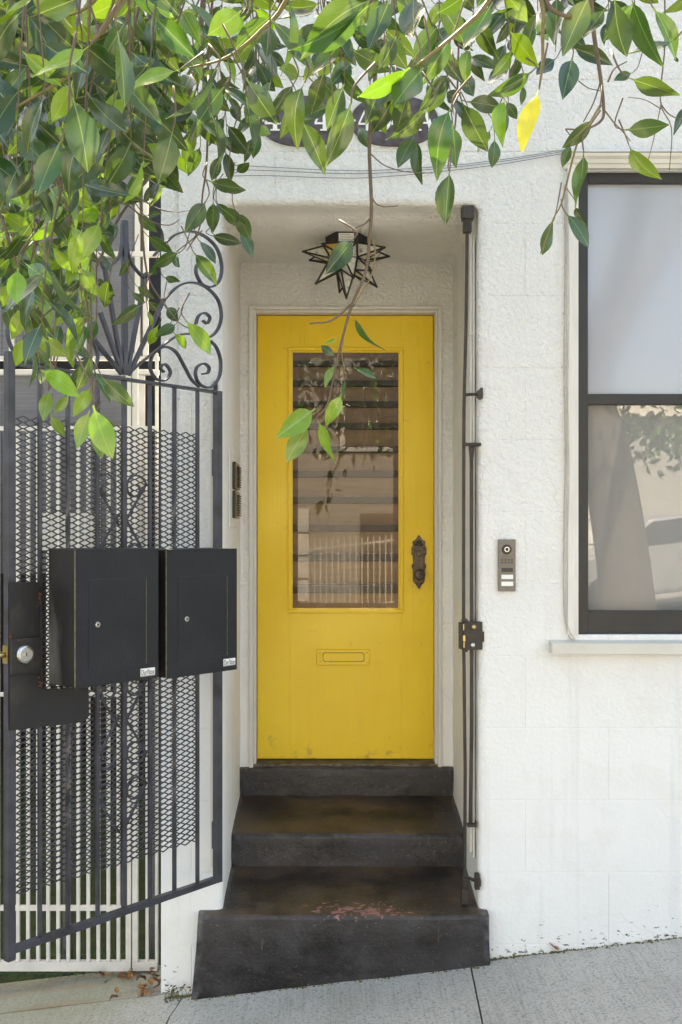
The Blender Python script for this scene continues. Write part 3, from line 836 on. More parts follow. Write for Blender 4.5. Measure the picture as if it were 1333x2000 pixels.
# ================================================================== FRONT STEPS
steps = empty('front_steps', (0.0, 0.0, 0.0))
tag(steps, 'worn black painted concrete steps with pink paint showing below the yellow door', 'steps')
def step_mesh(prof, xl, xr, seed, bot=None, nx=44):
    # prof: list of (y,z) from the front bottom up over the nosing to the back
    vs, fs = [], []
    for i in range(nx + 1):
        t = i / nx
        for j, (y, z) in enumerate(prof):
            a, b_ = xl(y), xr(y)
            if bot is not None and j <= 5:
                a -= 0.030 * (1 - j / 5.0); b_ += 0.006 * (1 - j / 5.0)
            x = a + (b_ - a) * t + (noise.noise(Vector((3.1 * t + seed, y * 14, z * 16))) * 0.006 if i in (0, nx) and bot is not None else 0)
            zz = z
            if bot is not None and j <= 5:
                lo = ground_z(x, y) - 0.03
                zz = lo + (z - lo) * (j / 5.0)
            nj = noise.noise(Vector((x * 5 + seed, y * 5, z * 5))) * 0.006 + noise.noise(Vector((x * 23 + seed, y * 23, z * 23))) * 0.0022
            k = 0.0 if j == 0 else 1.0
            vs.append((x, y - nj * k, zz + nj * 0.6 * k))
    k = len(prof)
    for i in range(nx):
        for j in range(k - 1):
            fs.append((i * k + j, (i + 1) * k + j, (i + 1) * k + j + 1, i * k + j + 1))
    # ends
    nb = len(vs)
    for e in (0, nx):
        base = [e * k + j for j in range(k)]
        y_b = prof[-1][0]; xx = vs[e * k][0]
        vs.append((vs[base[-1]][0], y_b, vs[base[0]][2]))
        fs.append(tuple(base + [len(vs) - 1]))
    m = MB(); m.add(vs, fs)
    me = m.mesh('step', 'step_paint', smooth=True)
    return link('step', me, steps)
def nose(y0, zt, r, zb, n=5, sl=0.0):
    out = [(y0, zb + (zt - r - zb) * i / n) for i in range(n + 1)]
    for i in range(1, 6):
        t = i / 5 * math.pi / 2
        out.append((y0 + r - r * math.cos(t), zt - r + r * math.sin(t)))
    return out
t1 = nose(-0.055, 0.318, 0.016, 0.0)
t1 += [(-0.01, 0.3205), (0.004, 0.322), (0.02, 0.324), (0.10, 0.334), (0.2, 0.347), (0.3, 0.360), (0.40, 0.374)]
xl1 = lambda y: -0.488 if y < -0.01 else (-0.488 + (XL + 0.488 - 0.004) * min(1, (y + 0.01) / 0.013) if y < 0.003 else XL - 0.004)
xr1 = lambda y: 0.607 if y < -0.01 else (0.607 - (0.607 - XR - 0.004) * min(1, (y + 0.01) / 0.013) if y < 0.003 else XR + 0.004)
def xl1(y): return -0.488 if y < -0.005 else (XL - 0.004)
def xr1(y): return 0.607 if y < -0.005 else (XR + 0.004)
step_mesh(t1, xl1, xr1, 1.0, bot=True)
t2 = nose(0.372, 0.505, 0.022, 0.36)
t2 += [(0.45, 0.513), (0.55, 0.526), (0.65, 0.540), (0.75, 0.553), (0.84, 0.565)]
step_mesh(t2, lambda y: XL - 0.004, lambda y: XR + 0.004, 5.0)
t3 = nose(0.792, 0.687, 0.014, 0.55)
t3 += [(0.83, 0.6872), (0.86, 0.6875)]
step_mesh(t3, lambda y: XL - 0.004, lambda y: XR + 0.004, 9.0)

# ================================================================== STAR LAMP
LC = Vector((P(677, 0, 0.40).x, 0.40, 2.925))
lamp = empty('star_lamp', LC)
tag(lamp, 'unlit many pointed star lantern of bronze and seeded glass under the recess ceiling', 'lamp')
ceil_z = AL_TOP - 0.010
hexp = [(0.088 * math.cos(R(a)), 0.088 * math.sin(R(a))) for a in range(0, 360, 60)]
MB().prism(hexp, ceil_z - LC.z - 0.042, ceil_z - LC.z + 0.004, 'z').build('canopy', 'black_plastic', lamp, 0.002)
MB().box(-0.033, 0.030, -0.0785, -0.0768, ceil_z - LC.z - 0.038, ceil_z - LC.z - 0.006).build('sticker', 'label_white', lamp)
tx = MB()
for i in range(4): tx.box(-0.029, 0.026 - 0.012 * (i == 3), -0.0790, -0.0786, ceil_z - LC.z - 0.034 + i * 0.0072, ceil_z - LC.z - 0.0325 + i * 0.0072)
tx.build('sticker_print', 'ink', lamp)
# rhombicuboctahedron core, one pyramid per face of the lower part and the equator
A = 0.030; B = A * (1 + math.sqrt(2))
corev = [Vector(p) for a in (-1, 1) for b2 in (-1, 1) for c2 in (-1, 1) for p in ((a * A, b2 * A, c2 * B), (a * A, b2 * B, c2 * A), (a * B, b2 * A, c2 * A))]
rotz = Matrix.Rotation(R(12), 3, 'Z')
corev = [rotz @ p for p in corev]
dirs = []
for a in (-1, 0, 1):
    for b2 in (-1, 0, 1):
        for c2 in (-1, 0, 1):
            if (a, b2, c2) != (0, 0, 0): dirs.append((a, b2, c2))
edges = {}
for d in dirs:
    dv = rotz @ Vector(d).normalized()
    mx = max(p.dot(dv) for p in corev)
    face = [p for p in corev if p.dot(dv) > mx - 1e-4]
    cz = sum((p.dot(dv) for p in face)) / len(face)
    if dv.z > 0.3: continue
    c0 = sum(face, Vector()) / len(face)
    t_ = dv.orthogonal().normalized(); b3 = dv.cross(t_)
    face.sort(key=lambda p: math.atan2((p - c0).dot(b3), (p - c0).dot(t_)))
    tip = dv * (0.185 if sum(map(abs, d)) != 3 else 0.150)
    pm_ = MB()
    for i in range(len(face)):
        pm_.add([face[i], face[(i + 1) % len(face)], tip], [(0, 1, 2)])
    pm_.build('glass_point', 'amber_glass' if d in ((-1, -1, 0),) else 'seedy_glass', lamp)
    fm = MB()
    for i in range(len(face)):
        fm.tube([face[i], tip], 0.0040, 6)
        key = tuple(sorted([tuple(round(q, 4) for q in face[i]), tuple(round(q, 4) for q in face[(i + 1) % len(face)])]))
        if key not in edges:
            edges[key] = 1
            fm.tube([face[i], face[(i + 1) % len(face)]], 0.0036, 6)
    fm.lathe([(0.0005, -0.005), (0.004, -0.003), (0.0048, 0), (0.004, 0.003), (0.0005, 0.005)], 8, tip)
    fm.build('point_frame', 'lamp_frame', lamp)

# ================================================================== IRON GATE (swung open)
GH = Vector((-0.400, -0.054, 0.45))
GDIR = Vector((-0.647, -0.7625, 0)).normalized()
GN = Vector((0.7625, -0.647, 0)).normalized()
phi = math.atan2(GDIR.y, GDIR.x)
gate = empty('iron_gate', GH, phi)
tag(gate, 'dark iron security gate with mesh and scroll top standing open', 'gate')
GZ = GH.z
def G(px, py, nn=0.0):                  # pixel -> gate plane: (along, off, up)
    r_ = ray(px, py)
    o_ = GH + GN * nn
    t = (o_ - EYE).dot(GN) / r_.dot(GN)
    p = EYE + r_ * t
    q = p - GH
    return Vector((q.dot(GDIR), nn, p.z - GZ))
UL = 0.905                               # latch stile centre
HT = 2.2865 - GZ
def gbox(name, mat, u0, u1, n0, n1, z0_, z1_, bevel=0.0015, parent=None):
    return MB().box(u0, u1, n0, n1, z0_, z1_).build(name, mat, parent or gate, bevel)
gbox('latch_stile', 'gate_iron', UL - 0.013, UL + 0.013, -0.013, 0.013, -0.02, HT + 0.03)
gbox('hinge_stile', 'gate_iron', 0.004, 0.030, -0.013, 0.013, 0.0, HT)
gbox('top_rail', 'gate_iron', 0.031, UL - 0.014, -0.013, 0.013, HT - 0.010, HT)
gbox('bottom_rail', 'gate_iron', 0.031, UL - 0.014, -0.012, 0.012, 0.0, 0.022)
bar_px = [78, 133, 191, 243, 293, 341, 386]
bar_u = [G(px, 1000).x for px in bar_px]
for i, u in enumerate(bar_u):
    m_ = MB()
    n_ = 60
    tw = 0.0
    pts = [(u, 0, 0.0225 + (HT - 0.0105 - 0.0225) * k / n_) for k in range(n_ + 1)]
    if i in (1, 5):
        # square bar with a twisted middle
        vs, fs = [], []
        for k, p in enumerate(pts):
            t = k / n_
            a = math.pi * 5 * min(1, max(0, (t - 0.16) / 0.62))
            for q in range(4):
                vs.append((p[0] + 0.0082 * math.cos(a + q * math.pi / 2 + math.pi / 4), 0.0082 * math.sin(a + q * math.pi / 2 + math.pi / 4), p[2]))
        for k in range(n_):
            for q in range(4):
                fs.append((k * 4 + q, k * 4 + (q + 1) % 4, (k + 1) * 4 + (q + 1) % 4, (k + 1) * 4 + q))
        m_.add(vs, fs)
        m_.build('bar', 'gate_iron', gate)
    else:
        wd = 0.0085 if i == 3 else 0.0058
        m_.box(u - wd, u + wd, -0.0058, 0.0058, 0.0225, HT - 0.0105)
        m_.build('bar', 'gate_iron', gate, 0.001)
# expanded metal mesh fixed behind the bars
MZ0, MZ1 = 0.625 - GZ, 2.125 - GZ
MU0, MU1 = bar_u[-1] - 0.004, UL - 0.014
DW, DH = 0.0525, 0.0190
mm = MB()
rows = int((MZ1 - MZ0) / (DH / 2))
ncol = int((MU1 - MU0) / (DW / 2))
for r in range(0, int((MZ1 - MZ0) / DH) + 1):
    zc_ = MZ0 + r * DH
    for ph in (0, 1):
        pts = []
        for c_ in range(ncol + 1):
            up_ = (c_ + ph) % 2
            uu = MU0 + c_ * DW / 2
            dzz = 0.25 * DH * (1 if up_ else -1)
            zz_ = zc_ + (ph * DH * 0.5) + dzz
            # flat knuckle at each crossing
            pts.append((uu - 0.003, -0.0105 + 0.0014 * up_, zz_))
            pts.append((uu + 0.003, -0.0105 + 0.0014 * up_, zz_))
        mm.tube(pts, 1.0, flat=(0.0012, 0.0022), up=(0, 1, 0), cap=True)
mo = mm.build('mesh_panel', 'gate_iron', gate)
# scrollwork on top: traced on the gate plane, mirrored about the centre bar
UC = G(243.5, 735).x
def crop2(pts): return [G(170 + a / 4.257, 330 + b_ / 4.257) for a, b_ in pts]
scr = [
    [(640, 1690), (612, 1655), (650, 1622), (695, 1690), (650, 1758), (570, 1740), (525, 1640), (560, 1530), (650, 1480), (740, 1522), (810, 1640), (870, 1750), (935, 1812)],
    [(960, 1705), (1005, 1695), (1015, 1650), (970, 1618), (915, 1650), (905, 1720), (945, 1795), (1030, 1815), (1100, 1730), (1112, 1600), (1080, 1490), (1030, 1430)],
    [(965, 1262), (1000, 1285), (1022, 1235), (980, 1198), (930, 1220), (905, 1290)],
    [(360, 1690), (500, 1570), (720, 1405), (830, 1372), (930, 1385), (1020, 1398), (1090, 1330), (1118, 1220), (1090, 1090), (1000, 990), (880, 945), (760, 975), (640, 1090)],
    [(955, 785), (915, 800), (910, 870), (960, 960), (1040, 980), (1105, 920), (1120, 800), (1080, 660), (980, 560), (860, 520), (740, 545), (660, 610)],
    [(330, 470), (335, 640), (370, 780), (470, 900), (500, 860)],
    [(470, 460), (560, 450), (620, 530), (620, 640), (560, 720)],
]
for k_, pl in enumerate(scr):
    pts = catmull(crop2(pl), 6)
    for mir in (False, True):
        q = [Vector((2 * UC - p.x, p.y, p.z)) if mir else p for p in pts]
        if mir and max(p.x for p in q) > UL + 0.02: 
            q = [Vector((min(p.x, UL + 0.018), p.y, p.z)) for p in q]
        MB().tube(q, 1.0, flat=(0.0070, 0.0032), up=(0, 1, 0)).build('scroll', 'gate_iron', gate)
fan_ends = [(60, 1420), (110, 1190), (150, 830), (490, 870), (640, 1085)]
fb = G(170 + 315 / 4.257, 330 + 1712 / 4.257)
for e in fan_ends:
    pe = crop2([e])[0]
    st = fb + Vector(((pe.x - fb.x) * 0.10, 0, 0.002))
    MB().tube([st, st.lerp(pe, 0.5), pe], 1.0, flat=(0.007, 0.006), up=(0, 1, 0)).build('fan_rod', 'gate_iron', gate)
pe = crop2([(315, 430)])[0]
MB().tube([fb, pe], 1.0, flat=(0.008, 0.009), up=(0, 1, 0)).build('fan_rod', 'gate_iron', gate)
# scroll ornament round the centre bar behind the mesh
def spiral(cx_, cz_, r0, r1, a0, a1, n_=22):
    return [Vector((cx_ + (r0 + (r1 - r0) * t / n_) * math.cos(R(a0 + (a1 - a0) * t / n_)), 0, cz_ + (r0 + (r1 - r0) * t / n_) * math.sin(R(a0 + (a1 - a0) * t / n_)))) for t in range(n_ + 1)]
for zc_ in (1.24, 0.55):
    for sgn in (1, -1):
        for zz_, fl_ in ((0.22, 1), (0.0, -1), (-0.14, 1)):
            c_ = spiral(UC + sgn * 0.062, zc_ + zz_, 0.012, 0.052, 90 * fl_ if sgn > 0 else 90 * fl_, (90 - sgn * 430) * 1.0 if fl_ > 0 else -90 + sgn * 430)
            MB().tube(c_ + [Vector((UC + sgn * 0.009, 0, zc_ + zz_ - fl_ * 0.13))], 1.0, flat=(0.0050, 0.0024), up=(0, 1, 0)).build('scroll', 'gate_iron', gate).location = (0, -0.018, 0)
# lock plate, deadbolt
pl = [(19, 1137), (78, 1137), (80, 1345), (173, 1343), (174, 1398), (168, 1407), (156, 1411), (20, 1427)]
pp = [G(a, b_, 0.022) for a, b_ in pl]
MB().prism([(p.x, p.z) for p in pp], 0.0205, 0.0235).build('lock_plate', 'lock_plate', gate)
q0, q1 = G(20, 1248, 0.024), G(77, 1312, 0.024)
gbox('lock_case', 'lock_plate', q1.x, q0.x, 0.0238, 0.034, q1.z, q0.z, 0.002)
lc_ = G(50, 1278, 0.04)
MB().lathe([(0.030, 0.0345), (0.030, 0.040), (0.027, 0.046), (0.0215, 0.048), (0.0205, 0.0455), (0.012, 0.0455), (0.0115, 0.047), (0.0, 0.047)], 28, (lc_.x, 0, lc_.z), 'y').build('deadbolt_cylinder', 'steel', gate, smooth=False)
gbox('keyway', 'ink', lc_.x - 0.0015, lc_.x + 0.0015, 0.0471, 0.0476, lc_.z - 0.006, lc_.z + 0.006, 0)
kz = lc_.z
gbox('latch_plate', 'brass', UL + 0.0132, UL + 0.016, -0.013, 0.013, kz - 0.028, kz + 0.028, 0.0006)
MB().lathe([(0.010, 0), (0.010, 0.022), (0.007, 0.026), (0.0, 0.026)], 14, (UL + 0.016, 0, kz), 'x').build('latch_bolt', 'brass', gate, smooth=False)
for (a, b_) in ((78, 1168), (78, 1330), (24, 1245)):
    w_ = G(a, b_, 0.024)
    wm = MB()
    for i in range(7):
        wm.lathe([(0.004, 0), (0.0035, 0.003), (0.0005, 0.005)], 7, (w_.x + random.uniform(-.006, .006), 0.0232, w_.z + random.uniform(-.016, .016)), 'y')
    wm.build('weld', 'rust', gate, smooth=True)
# hinges on the pier
for zz_ in (0.62, 2.02):
    MB().lathe([(0.011, 0), (0.011, 0.10)], 14, (0.012, -0.022, zz_ - GZ - 0.05), 'z').build('hinge', 'gate_iron', gate)
hp_ = MB().box(-0.4315, -0.4165, -0.0245, -0.002, 0.47, 2.33)
me = hp_.mesh('hinge_post', 'gate_iron', 0.001)
hpo = empty('gate_post', (-0.424, -0.013, 0.47))
me.transform(Matrix.Translation((0.424, 0.013, -0.47)))
link('post', me, hpo)
MB().box(-0.0195, -0.0085, -0.006, 0.008, 0.02, 1.82).build('packing_strip', 'trim_white', hpo)
MB().box(-0.004, 0.010, -0.013, 0.0, 0.05, 0.20).build('rusty_lug', 'rust', hpo, 0.002)
MB().box(-0.004, 0.010, -0.013, 0.0, 1.38, 1.62).build('rusty_lug', 'rust', hpo, 0.002)
tag(hpo, 'narrow dark iron hinge post fixed to the white pier', 'post')

# ---------------- two letter boxes hung on the gate
def mailbox(name, label, px0, px1, pyt, pyb, seam, lockp, sticker):
    NB, NF = 0.024, 0.165
    a, b_ = G(px0, pyt, NF), G(px1, pyt, NF)
    zt = a.z; zb = G(px0, pyb, NF).z
    u0, u1 = b_.x, a.x                     # u1 is the latch side
    base = GH + GDIR * ((u0 + u1) / 2) + GN * NB + Vector((0, 0, zb))
    t = empty(name, base, phi)
    W, H, D = (u1 - u0) / 2, zt - zb, NF - NB
    MB().prism([(0, 0), (D - 0.001, 0), (D - 0.001, H - 0.003), (0, H)], -W, W, 'x').build('body', 'scuffed_black', t, 0.003)
    MB().box(-W - 0.001, W + 0.001, D - 0.0005, D + 0.0025, -0.002, H - 0.002).build('front_panel', 'powder_black', t, 0.0012)
    MB().box(W + 0.0006, W + 0.0022, D - 0.003, D + 0.0015, 0.003, H - 0.006).build('worn_edge', 'edge_scuff', t)
    def loc(px, py):
        g_ = G(px, py, NF + 0.003)
        return g_.x - (u0 + u1) / 2, g_.z - zb
    (xa, za), (xb, zb_) = loc(seam[0], seam[1]), loc(seam[2], seam[3])
    d0, d1 = sorted((xa, xb)); e0, e1 = sorted((za, zb_))
    # door leaf, slightly sunk, with a dark gap round it
    gp = 0.0022
    MB().box(d0 - gp, d1 + gp, D + 0.0026, D + 0.0030, e0 - gp, e1 + gp).build('door_gap', 'ink', t)
    MB().box(d0, d1, D + 0.0028, D + 0.0042, e0, e1).build('flap_door', 'powder_black', t, 0.0006)
    MB().box(d0 - gp - 0.0008, d0 - gp + 0.0004, D + 0.0027, D + 0.0043, e0, e1).build('hinge_edge', 'edge_scuff', t)
    lx_, lz_ = loc(*lockp)
    MB().lathe([(0.0095, D + 0.004), (0.0095, D + 0.008), (0.0075, D + 0.0095), (0.0055, D + 0.0095), (0.0052, D + 0.008), (0.0, D + 0.008)], 20, (lx_, 0, lz_), 'y').build('cam_lock', 'steel', t)
    MB().lathe([(0.0035, D + 0.0081), (0.0035, D + 0.0088), (0.0, D + 0.0088)], 12, (lx_, 0, lz_), 'y').build('keyhole', 'ink', t)
    (xa, za), (xb, zb_) = loc(sticker[0], sticker[1]), loc(sticker[2], sticker[3])
    d0, d1 = sorted((xa, xb)); e0, e1 = sorted((za, zb_))
    MB().box(d0, d1, D + 0.0027, D + 0.0033, e0, e1).build('name_label', 'label_white', t)
    me = text_mesh('Dur\u039bbox', (e1 - e0) * 0.98, 'ink', 0.0002)
    wd = max(v.co.x for v in me.vertices) - min(v.co.x for v in me.vertices)
    k_ = (d1 - d0) * 0.90 / wd
    me.transform(Matrix.Scale(k_, 4, (1, 0, 0)))
    me.transform(Matrix.Rotation(math.pi / 2, 4, 'X'))
    me.transform(Matrix.Rotation(math.pi, 4, 'Z'))
    me.transform(Matrix.Translation(((d0 + d1) / 2, D + 0.0036, (e0 + e1) / 2 - 0.0005)))
    link('lettering', me, t)
    MB().box(d0 + 0.001, d1 - 0.001, D + 0.0033, D + 0.0036, e0 + 0.001, e0 + 0.0025).build('label_rule', 'ink', t)
    tag(t, label, 'mailbox', 'mailboxes hung on the gate')
    return t
mailbox('mailbox', 'black steel mailbox with scuffed side, next to the gate lock plate', 148, 308.5, 1071.5, 1344, (174, 1133, 285, 1296), (190, 1220), (275, 1306.5, 303, 1318.5))
mailbox('mailbox', 'black steel mailbox on the gate, the one overlapping the hinge stile', 326, 462, 1072, 1325, (348, 1127, 443, 1279), (364, 1209), (437, 1287.5, 460, 1298.5))

# ================================================================== STRIKE RODS at the other jamb
rodx, rody = 0.530, 0.03
latch = empty('gate_strike_frame', (rodx, rody, 0.33))
tag(latch, 'slim iron gate strike frame of two rods with a riveted latch box', 'gate frame')
def zr(py, y=rody): return P(0, py, y).z - 0.33
def xr_(px, y=rody): return P(px, 0, y).x - rodx
MB().tube([(xr_(913), 0, zr(436)), (xr_(911), 0, zr(620)), (xr_(906.5), 0, zr(800)), (xr_(906), 0, zr(1000)), (xr_(906), 0, zr(1240)), (xr_(909), 0, zr(1500)), (xr_(908), 0, zr(1748))], 1.0, flat=(0.0060, 0.0058), up=(0, 1, 0)).build('rod', 'latch_iron', latch)
MB().tube([(xr_(920.5), -0.01, zr(870)), (xr_(921), -0.01, zr(1240)), (xr_(921), -0.01, zr(1420)), (xr_(918.5), -0.01, zr(1608))], 1.0, flat=(0.005, 0.0066), up=(0, 1, 0)).build('rod', 'latch_iron', latch)
MB().box(xr_(905), xr_(921), -0.016, 0.016, zr(455), zr(425)).build('top_shoe', 'latch_iron', latch, 0.003)
MB().box(xr_(902), xr_(925), -0.025, 0.025, zr(430), AL_TOP - 0.33 - 0.001).build('top_flange', 'latch_iron', latch, 0.003)
MB().box(xr_(901), xr_(915), -0.014, 0.014, zr(1765), zr(1735)).build('bottom_shoe', 'latch_iron', latch, 0.002)
MB().tube([(xr_(908), 0, zr(771)), (xr_(932), -0.02, zr(771))], 0.006, 8).build('stay', 'latch_iron', latch)
MB().prism([(xr_(930), zr(766)), (xr_(938), zr(759)), (xr_(941), zr(761)), (xr_(941), zr(780)), (xr_(936), zr(783)), (xr_(930), zr(778))], -0.04, -0.015).build('stay_lug', 'latch_iron', latch, 0.002)
MB().box(xr_(907), xr_(938), -0.035, -0.002, zr(872), zr(866)).build('bracket', 'latch_iron', latch, 0.002)
MB().prism([(xr_(915), zr(872)), (xr_(927), zr(872)), (xr_(923), zr(905)), (xr_(918), zr(905))], -0.017, -0.003).build('bracket_gusset', 'latch_iron', latch, 0.001)
MB().prism([(xr_(912), zr(1612)), (xr_(930), zr(1612)), (xr_(930), zr(1602)), (xr_(928), zr(1600)), (xr_(927), zr(1606)), (xr_(912), zr(1606))], -0.03, -0.004).build('bracket', 'latch_iron', latch, 0.001)
MB().box(xr_(903), xr_(940), -0.040, -0.012, zr(1267), zr(1213)).build('latch_box', 'latch_iron', latch, 0.003)
MB().box(xr_(896), xr_(903.5), -0.034, 0.004, zr(1266), zr(1215)).build('latch_leaf', 'latch_iron', latch, 0.002)
for (a, b_, mt) in ((923, 1223, 'brass'), (921, 1258, 'steel')):
    MB().lathe([(0.0095, -0.040), (0.0085, -0.0445), (0.004, -0.046), (0.0, -0.046)], 18, (xr_(a), 0, zr(b_)), 'y').build('rivet', mt, latch, smooth=True)
for (a, b_, c_, d_) in ((902.5, 1229, 904.2, 1217), (902, 1250, 906.5, 1239), (903, 1263, 905, 1251)):
    MB().box(xr_(a), xr_(c_), -0.0425, -0.036, zr(b_), zr(d_)).build('latch_insert', 'brass', latch, 0.0005)
MB().box(xr_(939.5), xr_(943.5), -0.035, -0.020, zr(1252), zr(1232)).build('strike_tongue', 'rust', latch, 0.002)
for (pa, pb) in (((901, 1213), (914, 1208)), ((901, 1267), (914, 1272))):
    MB().prism([(xr_(pa[0]), zr(pa[1])), (xr_(pb[0]), zr(pa[1])), (xr_(pb[0] - 3), zr(pb[1])), (xr_(pa[0] + 3), zr(pb[1]))], -0.03, 0.01).build('weld_plate', 'latch_iron', latch)
lb = MB()
lb.tube([(xr_(908), 0, zr(1712)), (xr_(930), -0.03, zr(1716))], 0.007, 7)
lb.box(xr_(925), xr_(934), -0.05, -0.02, zr(1730), zr(1700))
lb.box(xr_(930), xr_(936), -0.06, -0.03, zr(1722), zr(1709))
lb.build('lower_stay', 'latch_iron', latch, 0.002)
# white board and conduit on the recess side behind the rods
bd = empty('jamb_board', (XR, 0.115, 0.5))
bd_ = MB().box(-0.012, -0.0035, -0.05, 0.05, 0.0, 2.40).build('board', 'trim_white', bd, 0.003)
MB().tube([(-0.018, -0.040, 0.02), (-0.018, -0.040, 2.44)], 0.006, 10).build('conduit', 'trim_white', bd)
MB().box(-0.026, -0.012, -0.050, -0.030, 2.02, 2.032).build('conduit_clip', 'trim_white', bd, 0.001)
tag(bd, 'white board and conduit lining the recess behind the strike rods', 'board')

# ================================================================== INTERCOM, BUZZERS, PLAQUES
ic = empty('door_intercom', P(990.5, 1155, 0))
tag(ic, 'brushed metal door intercom with camera, keypad and two white nameplates', 'intercom')
oi_ = P(990.5, 1155, 0)
def I(px, py): q = P(px, py, -0.012) - oi_; return q.x, q.z
def ibox(name, mat, a, b_, c_, d_, y0, y1, bev=0.0006):
    x0, zt = I(a, b_); x1, zb = I(c_, d_)
    return MB().box(x0, x1, y0, y1, zb, zt).build(name, mat, ic, bev)
ibox('faceplate', 'brushed_steel', 973.5, 1053.5, 1007.5, 1155, -0.0145, 0.001, 0.001)
cx_, cz_ = I(990, 1073)
MB().lathe([(0.0185, -0.0135), (0.0185, -0.0175), (0.0165, -0.019), (0.0, -0.0185)], 28, (cx_, 0, cz_), 'y').build('camera_housing', 'black_plastic', ic)
MB().lathe([(0.0095, -0.0186), (0.0095, -0.0205), (0.0065, -0.0205), (0.0065, -0.0186)], 24, (cx_, 0, cz_), 'y').build('lens_ring', 'steel', ic)
MB().lathe([(0.0062, -0.0186), (0.005, -0.0205), (0.0005, -0.0215)], 18, (cx_, 0, cz_), 'y').build('lens', 'far_glass', ic, smooth=True)
for r in range(4):
    for c_ in range(4):
        px, py = 981 + c_ * 6.35, 1088.5 + r * 5.1
        ibox('key', 'dark_key' if (r in (1, 2)) else 'brushed_steel', px - 2.0, py - 1.5, px + 2.0, py + 1.5, -0.0165, -0.0138, 0.0005)
ibox('display', 'black_plastic', 979.5, 1109, 1002, 1117, -0.0155, -0.0140)
ibox('nameplate', 'label_white', 979.5, 1122.5, 1002.5, 1131, -0.0155, -0.0140)
ibox('nameplate', 'label_white', 979.5, 1136, 1002.5, 1144.5, -0.0155, -0.0140)
ibox('microphone_hole', 'ink', 990.3, 1148.8, 991.7, 1150.4, -0.0152, -0.0140, 0)

bp = empty('buzzer_backplate', (XL, 0.35, P(450, 1030, 0.4).z))
MB().box(0.0, 0.007, -0.12, 0.21, 0.0, P(450, 886, 0.4).z - P(450, 1030, 0.4).z).build('plate', 'trim_white', bp, 0.002)
tag(bp, 'painted white backing plate on the recess side wall', 'plate')
for (pt, pb, lab) in ((904, 956, 'dark ribbed buzzer panel, upper of the pair in the recess'), (960, 1012, 'dark ribbed buzzer panel, lower of the pair in the recess')):
    zt, zb = P(452, pt, 0.42).z, P(452, pb, 0.42).z
    bz = empty('buzzer', (XL + 0.007, 0.41, zb))
    MB().box(0, 0.014, -0.07, 0.13, 0, zt - zb).build('case', 'black_plastic', bz, 0.003)
    nr = 9
    for i in range(nr):
        za = 0.010 + (zt - zb - 0.02) * i / nr
        MB().box(0.0135, 0.022, 0.0, 0.12, za, za + 0.005).build('rib', 'latch_iron', bz)
    tag(bz, lab, 'buzzer', 'buzzers in the recess')

def glyph(ch, h):                        # serif numerals, polygons in unit height
    m = MB()
    ys = iter(range(20))
    def st(pts, w):
        yy_ = -0.0004 * next(ys)
        m.tube([(x * h, yy_, z * h) for x, z in pts], 1.0, flat=(0.0012, w * h / 2), up=(0, 1, 0))
    if ch == '4':
        st([(0.40, 1.0), (0.40, 0.0)], 0.17); st([(0.34, 0.98), (0.02, 0.30)], 0.07); st([(0.0, 0.29), (0.62, 0.29)], 0.08); st([(0.22, 0.03), (0.58, 0.03)], 0.06)
    elif ch == '5':
        st([(0.12, 0.95), (0.56, 0.95)], 0.12); st([(0.12, 0.98), (0.09, 0.52)], 0.06)
        st(catmull([Vector((0.09, 0.54, 0)), Vector((0.3, 0.64, 0)), Vector((0.53, 0.50, 0)), Vector((0.54, 0.22, 0)), Vector((0.32, 0.03, 0)), Vector((0.06, 0.10, 0))], 4).__class__([(p.x, p.y) for p in catmull([Vector((0.09, 0.54, 0)), Vector((0.3, 0.64, 0)), Vector((0.53, 0.50, 0)), Vector((0.54, 0.22, 0)), Vector((0.32, 0.03, 0)), Vector((0.06, 0.10, 0))], 4)]), 0.13)
    else:
        st([(0.08, 0.0), (0.34, 1.0)], 0.07); st([(0.32, 1.0), (0.62, 0.0)], 0.17); st([(0.17, 0.33), (0.52, 0.33)], 0.07); st([(0.0, 0.03), (0.2, 0.03)], 0.06); st([(0.48, 0.03), (0.76, 0.03)], 0.06)
    return m
def plaque(cxp, cyp, wpx, hpx, chars, label):
    c = P(cxp, cyp, 0)
    k_ = 1 / 513.0
    t = empty('number_plaque', c)
    a, b_ = wpx / 2 * k_, hpx / 2 * k_
    el = [(a * math.copysign(abs(math.cos(R(d))) ** 0.85, math.cos(R(d))), b_ * math.copysign(abs(math.sin(R(d))) ** 0.9, math.sin(R(d)))) for d in range(0, 360, 6)]
    MB().prism(el, -0.012, 0.001).build('plate', 'iron_plaque', t, 0.002)
    for ch, px, h in chars:
        o = glyph(ch, h * k_).build('numeral' if ch != 'A' else 'letter', 'label_white', t)
        o.location = ((px - cxp) * k_ - 0.3 * h * k_, -0.0130, (cyp - 258) * k_)
    for s in (-1, 1):
        MB().lathe([(0.0055, 0), (0.0045, -0.003), (0.0, -0.004)], 10, (s * (a - 0.014), -0.012, 0), 'y').build('screw', 'steel', t)
    tag(t, label, 'number plaque', 'house number plaques over the door')
plaque(596, 238, 176, 98, (('4', 533, 50), ('5', 577, 50), ('4', 630, 50)), 'oval iron house number plaque reading 454')
plaque(771, 238, 170, 98, (('4', 714, 46), ('5', 748, 46), ('4', 778, 46), ('A', 828, 46)), 'oval iron house number plaque reading 454A')

